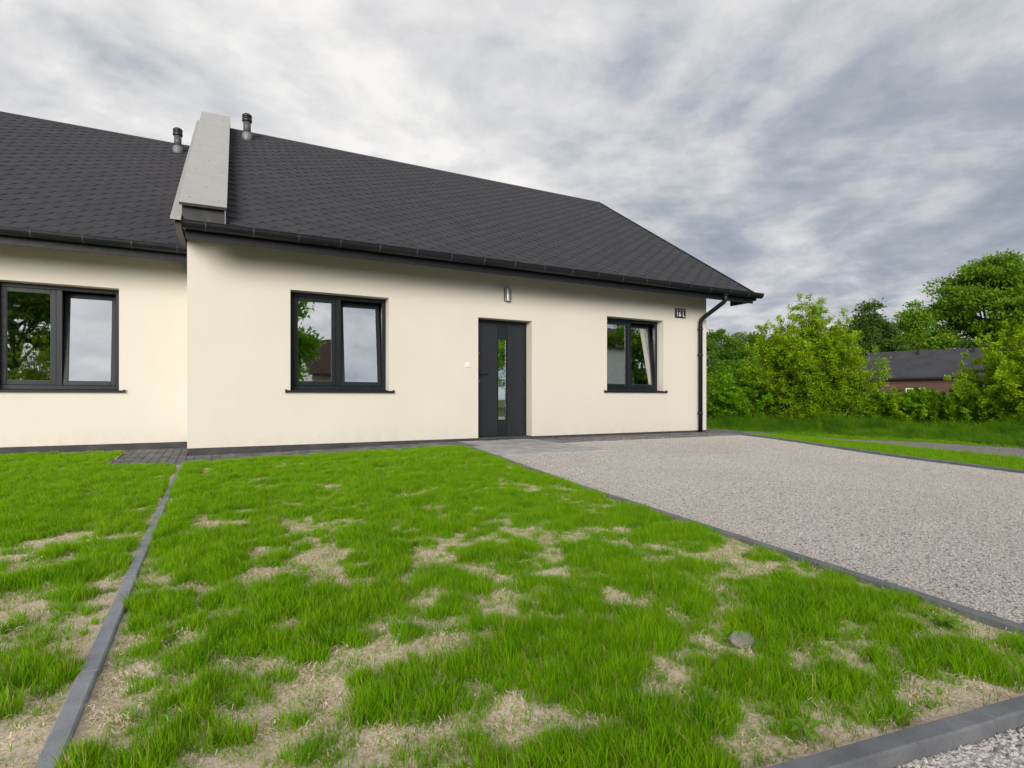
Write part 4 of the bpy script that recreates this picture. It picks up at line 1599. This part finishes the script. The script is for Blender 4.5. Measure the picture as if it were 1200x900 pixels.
bush('bush', 'green bush behind the house corner under the dark trees', at(895, 19.5), 60, 2.3, 1.9, .12, M['leaf_hedge'], shoots=12, per=54, young_gain=.7)

# -- dark trees left behind the house corner
for px_, Z_, h_, r_, sd, lab in ((838, 31, 4.6, 2.3, 3, 'dark green round tree just beyond the house gutter, leftmost of the far trees'),
                               (872, 33, 4.75, 2.2, 4, 'dark green round tree left of the tall yellow green bush'),
                               (908, 34, 4.6, 2.4, 5, 'dark green tree mostly hidden behind the tall yellow green bush')):
    tree('tree', lab, at(px_, Z_), lobes_round(h_, r_, 8, .6, sd), 1.4, .13, 170, 110, .12, M['leaf_hedge'], 'far trees behind the bushes', crad=.13)

# -- far trees behind the barn
tree('tree', 'dark rounded tree behind the left end of the barn roof', at(1020, 66), lobes_round(12.2, 3.6, 9, 1.5, 11), 4, .3, 230, 100, .30, M['leaf_fardark'], 'far trees behind the barn', crad=.16)
tree('tree', 'smaller green tree between the dark tree and the big oak', at(1070, 69), lobes_round(12.4, 3.3, 8, 2, 12), 4, .3, 200, 100, .30, M['leaf_far'], 'far trees behind the barn', crad=.16)
tree('tree', 'dim green tree at the very left of the barn', at(985, 74), lobes_round(10.5, 3.4, 8, 2, 13), 4, .3, 170, 90, .32, M['leaf_fardark'], 'far trees behind the barn', crad=.16)
big_l = lobes_oak(5)
tree('tree', 'big spreading oak, tallest tree behind the barn at the right', at(1160, 70), big_l, 7.5, .48, 720, 80, .34, M['leaf_far'], 'far trees behind the barn', crad=.22, shell=.2, flat=.4)
tree('tree', 'green tree right of the big oak beyond the frame edge', at(1268, 72), lobes_round(15, 5.2, 9, 2, 14), 5, .4, 260, 100, .33, M['leaf_far'], 'far trees behind the barn', crad=.16)
for k, (px_, Z_) in enumerate(((1045, 62), (1100, 63), (1135, 61), (1190, 64))):
    tree('tree', ['low tree just behind the barn ridge under the dark rounded tree', 'low tree just behind the barn ridge left of the big oak', 'low pale tree at the foot of the big oak', 'low tree behind the barn right of the oak trunk'][k],
         at(px_, Z_), lobes_round(7.2 + (k % 2) * .8, 2.9, 7, 1, 30 + k), 2.4, .2, 120, 80, .28, M['leaf_far'] if k % 2 else M['leaf_fardark'], 'far trees behind the barn', crad=.14)

# -- far barn
B0, B1 = at(995, 56.5), at(1250, 46.0)
bd = (B1 - B0).normalized()
bn = Vector((-bd.y, bd.x, 0))
if (B0 - Vector((CU, CV, 0))).dot(bn) < 0:
    bn = -bn
bn.normalize()
BL = (B1 - B0).length + 8
barn = empty('barn', tuple(B0))
tag(barn, 'long low brick barn with a dark grey roof behind the bushes', 'barn')
barn.rotation_euler = (0, 0, math.atan2(bd.y, bd.x))
sgn = 1 if bn.dot(Vector((-bd.y, bd.x, 0))) > 0 else -1
dep = 11.0
ez_, rz_ = 2.72, 5.62
yy = lambda t: sgn * t
MB().box(.3, BL - .3, min(yy(.5), yy(dep - .5)), max(yy(.5), yy(dep - .5)), -.1, 2.75).build('wall', M['brick'], barn)
rb = MB()
ry = yy(dep / 2)
pts = [(0, yy(0), ez_), (BL, yy(0), ez_), (BL, yy(dep), ez_), (0, yy(dep), ez_), (.6, ry, rz_), (BL - .6, ry, rz_)]
rb.v = list(pts)
rb.f = [(0, 1, 5, 4), (2, 3, 4, 5), (0, 4, 3), (1, 2, 5), (0, 3, 2, 1)]
rb.sm = [False] * 5
rfo = rb.build('roof', M['farroof'], barn)
MB().box(.05, BL - .05, min(yy(-.10), yy(.03)), max(yy(-.10), yy(.03)), ez_ - .16, ez_ - .015).build('barn_gutter', M['fascia'], rfo)
for vx_ in (5.0, 9.3, 14.0):
    fy = .42 * dep
    MB().box(vx_ - .10, vx_ + .10, yy(fy) - .10, yy(fy) + .10, ez_ + (rz_ - ez_) * .84 - .1, ez_ + (rz_ - ez_) * .84 + .52).build('roof_vent', M['dark'], rfo)
for wx in (4.6, 12.4):
    wr = empty('window', (0, 0, 0), barn)
    f = MB()
    ya, yb_ = yy(.5) - sgn * .05, yy(.5) + sgn * .03
    ya, yb_ = min(ya, yb_), max(ya, yb_)
    f.box(wx, wx + .08, ya, yb_, .85, 1.75)
    f.box(wx + 1.22, wx + 1.30, ya, yb_, .85, 1.75)
    f.box(wx + .08, wx + 1.22, ya, yb_, 1.67, 1.75)
    f.box(wx + .08, wx + 1.22, ya, yb_, .85, .93)
    f.box(wx + .61, wx + .69, ya, yb_, .93, 1.67)
    f.build('frame', M['white'], wr)
    MB().box(wx + .08, wx + 1.22, min(yy(.5), yy(.5) - sgn * .02), max(yy(.5), yy(.5) - sgn * .02), .93, 1.67).build('pane', M['strip'], wr)

# ------------------------------------------------------------------ tall grass and the mown strip (stuff)
tallm = [blade_mesh('tall%d' % k, 22, .10, .18, .50, .011, M['tall'], .6, 90 + k) for k in range(4)]
TALL = source_collection('tall_tuft', tallm)
n = 7500
Zs = rng.uniform(0, 1, n)
pxs = rng.uniform(815, 1290, n)
zfar = 13.8 - (pxs - 830) / 370 * 1.4
zn = 12.9 - (pxs - 830) / 370 * 3.35
ZZ = zn + (zfar + 1.2 - zn) * rng.uniform(0, 1, n)
P = np.array([tuple(at(a, b, -.015)) for a, b in zip(pxs, ZZ)])
sc = rng.uniform(.4, 1.0, n) * (.30 + .95 * np.clip((ZZ - zn - .5) / 2.2, 0, 1)) * (.15 + 1.7 * fbm(P[:, 0], P[:, 1], 1.1, 66, 3))
rot = np.stack([rng.normal(0, .12, n), rng.normal(0, .12, n), rng.uniform(0, 6.283, n)], 1)
tag(scatter('tall_grass', P, rot, sc, rng.integers(0, 4, n), TALL), 'tall unmown grass at the foot of the bushes', 'grass')

n = 30000
y = rng.uniform(-7.6, 1.2, n)
ss = 3.2 * rng.uniform(0, 1, n)
x = re_u(y) + .06 + ss
sz = rise(x, y) * (1 - sstep(ss / 1.2)) - .012
lx = np.interp(y, [-9.2, -6.2, -4.2, -2.45, -1.75, .6], [8.2, 9.45, 10.2, 10.72, 11.05, 11.9])
rx = np.interp(y, [-9.5, -6.4, -4.6, -3.6, -2.2, .55], [9.6, 11.15, 11.75, 11.72, 11.32, 12.05])
wob = .08 * (fbm(x, y, 3, 55, 2) - .5)
keep = ~((x > lx + wob + .04) & (x < rx + wob - .04)) & ~((x < 10.94) & (y > -1.02))
x, y, sz = x[keep], y[keep], sz[keep]
k = len(x)
tag(scatter('strip_grass', np.stack([x, y, sz], 1), np.stack([rng.normal(0, .12, k), rng.normal(0, .12, k), rng.uniform(0, 6.283, k)], 1),
            rng.uniform(.6, 1.05, k), np.where(rng.uniform(0, 1, k) < .75, 5 + rng.integers(0, 3, k), rng.integers(0, 5, k)), GC),
    'short mown grass strip between driveway edging and footpath', 'grass')

# ------------------------------------------------------------------ across the road (seen in the window glass)
tree('tree', 'broad dark tree across the road mirrored in the left window', (-8.9, -27, 0), lobes_round(8.4, 3.9, 9, .6, 41), 2.2, .2, 190, 60, .24, M['leaf_hedge'], None, crad=.13)
tree('tree', 'dark tree across the road behind the shrub mirrored in the left window', (-6.6, -30, 0), lobes_round(7.0, 2.0, 8, .5, 42), 2.0, .18, 150, 60, .24, M['leaf_hedge'], None, crad=.13)
bush('bush', 'yellow green shrub across the road mirrored in the left window', (-7.3, -24, 0), 60, 4.2, 1.3, .15, M['leaf_young'], shoots=9, per=16)
bush('bush', 'low green shrub across the road under the mirrored dark tree', (-9.6, -22.5, 0), 45, 2.0, 1.8, .14, M['leaf_mid'], shoots=8, per=14)
tree('tree', 'slim green tree across the road mirrored in the window left of the door', (3.9, -24, 0), lobes_round(7.4, 1.9, 9, .6, 43), 1.6, .14, 170, 60, .20, M['leaf_mid'], None, crad=.14)
tree('tree', 'tree across the road mirrored in the narrow door glass', (19.0, -24, 0), lobes_round(8.0, 3.0, 8, .6, 44), 2.2, .18, 170, 60, .24, M['leaf_mid'], None, crad=.13)
tree('tree', 'broad tree across the road mirrored in the right window', (25.6, -19.6, 0), lobes_round(11, 3.3, 9, 3.2, 45), 3.4, .25, 200, 60, .28, M['leaf_hedge'], None, crad=.13)
tree('tree', 'tall tree across the road mirrored in the tilted right sash', (30.5, -18.5, 0), lobes_round(12.5, 2.6, 8, 4, 46), 4, .25, 150, 55, .28, M['leaf_hedge'], None, crad=.13)


def plain_house(name, label, c, w_, d_, hw, hr, wallm, roofm, rz=0):
    root = empty(name, c)
    root.rotation_euler = (0, 0, rz)
    tag(root, label, 'house')
    MB().box(-w_ / 2, w_ / 2, -d_ / 2, d_ / 2, -.1, hw).build('wall', wallm, root)
    b = MB()
    b.prism([(-d_ / 2 - .4, hw - .12), (0, hr), (d_ / 2 + .4, hw - .12), (d_ / 2 + .4, hw + .02), (0, hr + .16), (-d_ / 2 - .4, hw + .02)], 'x', -w_ / 2 - .4, w_ / 2 + .4)
    r = b.build('roof', roofm, root)
    MB().prism([(-d_ / 2, hw), (d_ / 2, hw), (0, hr - .02)], 'x', -w_ / 2, w_ / 2).build('gable', wallm, root)
    MB().box(-w_ * .18, -w_ * .18 + .6, -.3, .3, hr - .5, hr + .75).build('chimney', M['brick'], r)
    for wx in (-w_ * .3, w_ * .05, w_ * .3):
        f = MB().box(wx - .55, wx + .55, d_ / 2, d_ / 2 + .04, .95, 2.15).build('window', M['white'], root)
        MB().box(wx - .46, wx + .46, d_ / 2 + .04, d_ / 2 + .05, 1.04, 2.06).build('pane', M['strip'], f)
    return root


plain_house('cottage', 'low grey cottage with brown roof across the road mirrored in the window glass', (12.5, -38, 0), 11, 8, 2.6, 5.4, M['greywall'], M['roofbrown'])
plain_house('cottage', 'white cottage across the road mirrored in the right window', (38.5, -33, 0), 12, 8, 5.4, 7.4, M['whitewall'], M['roofbrown'], .5)
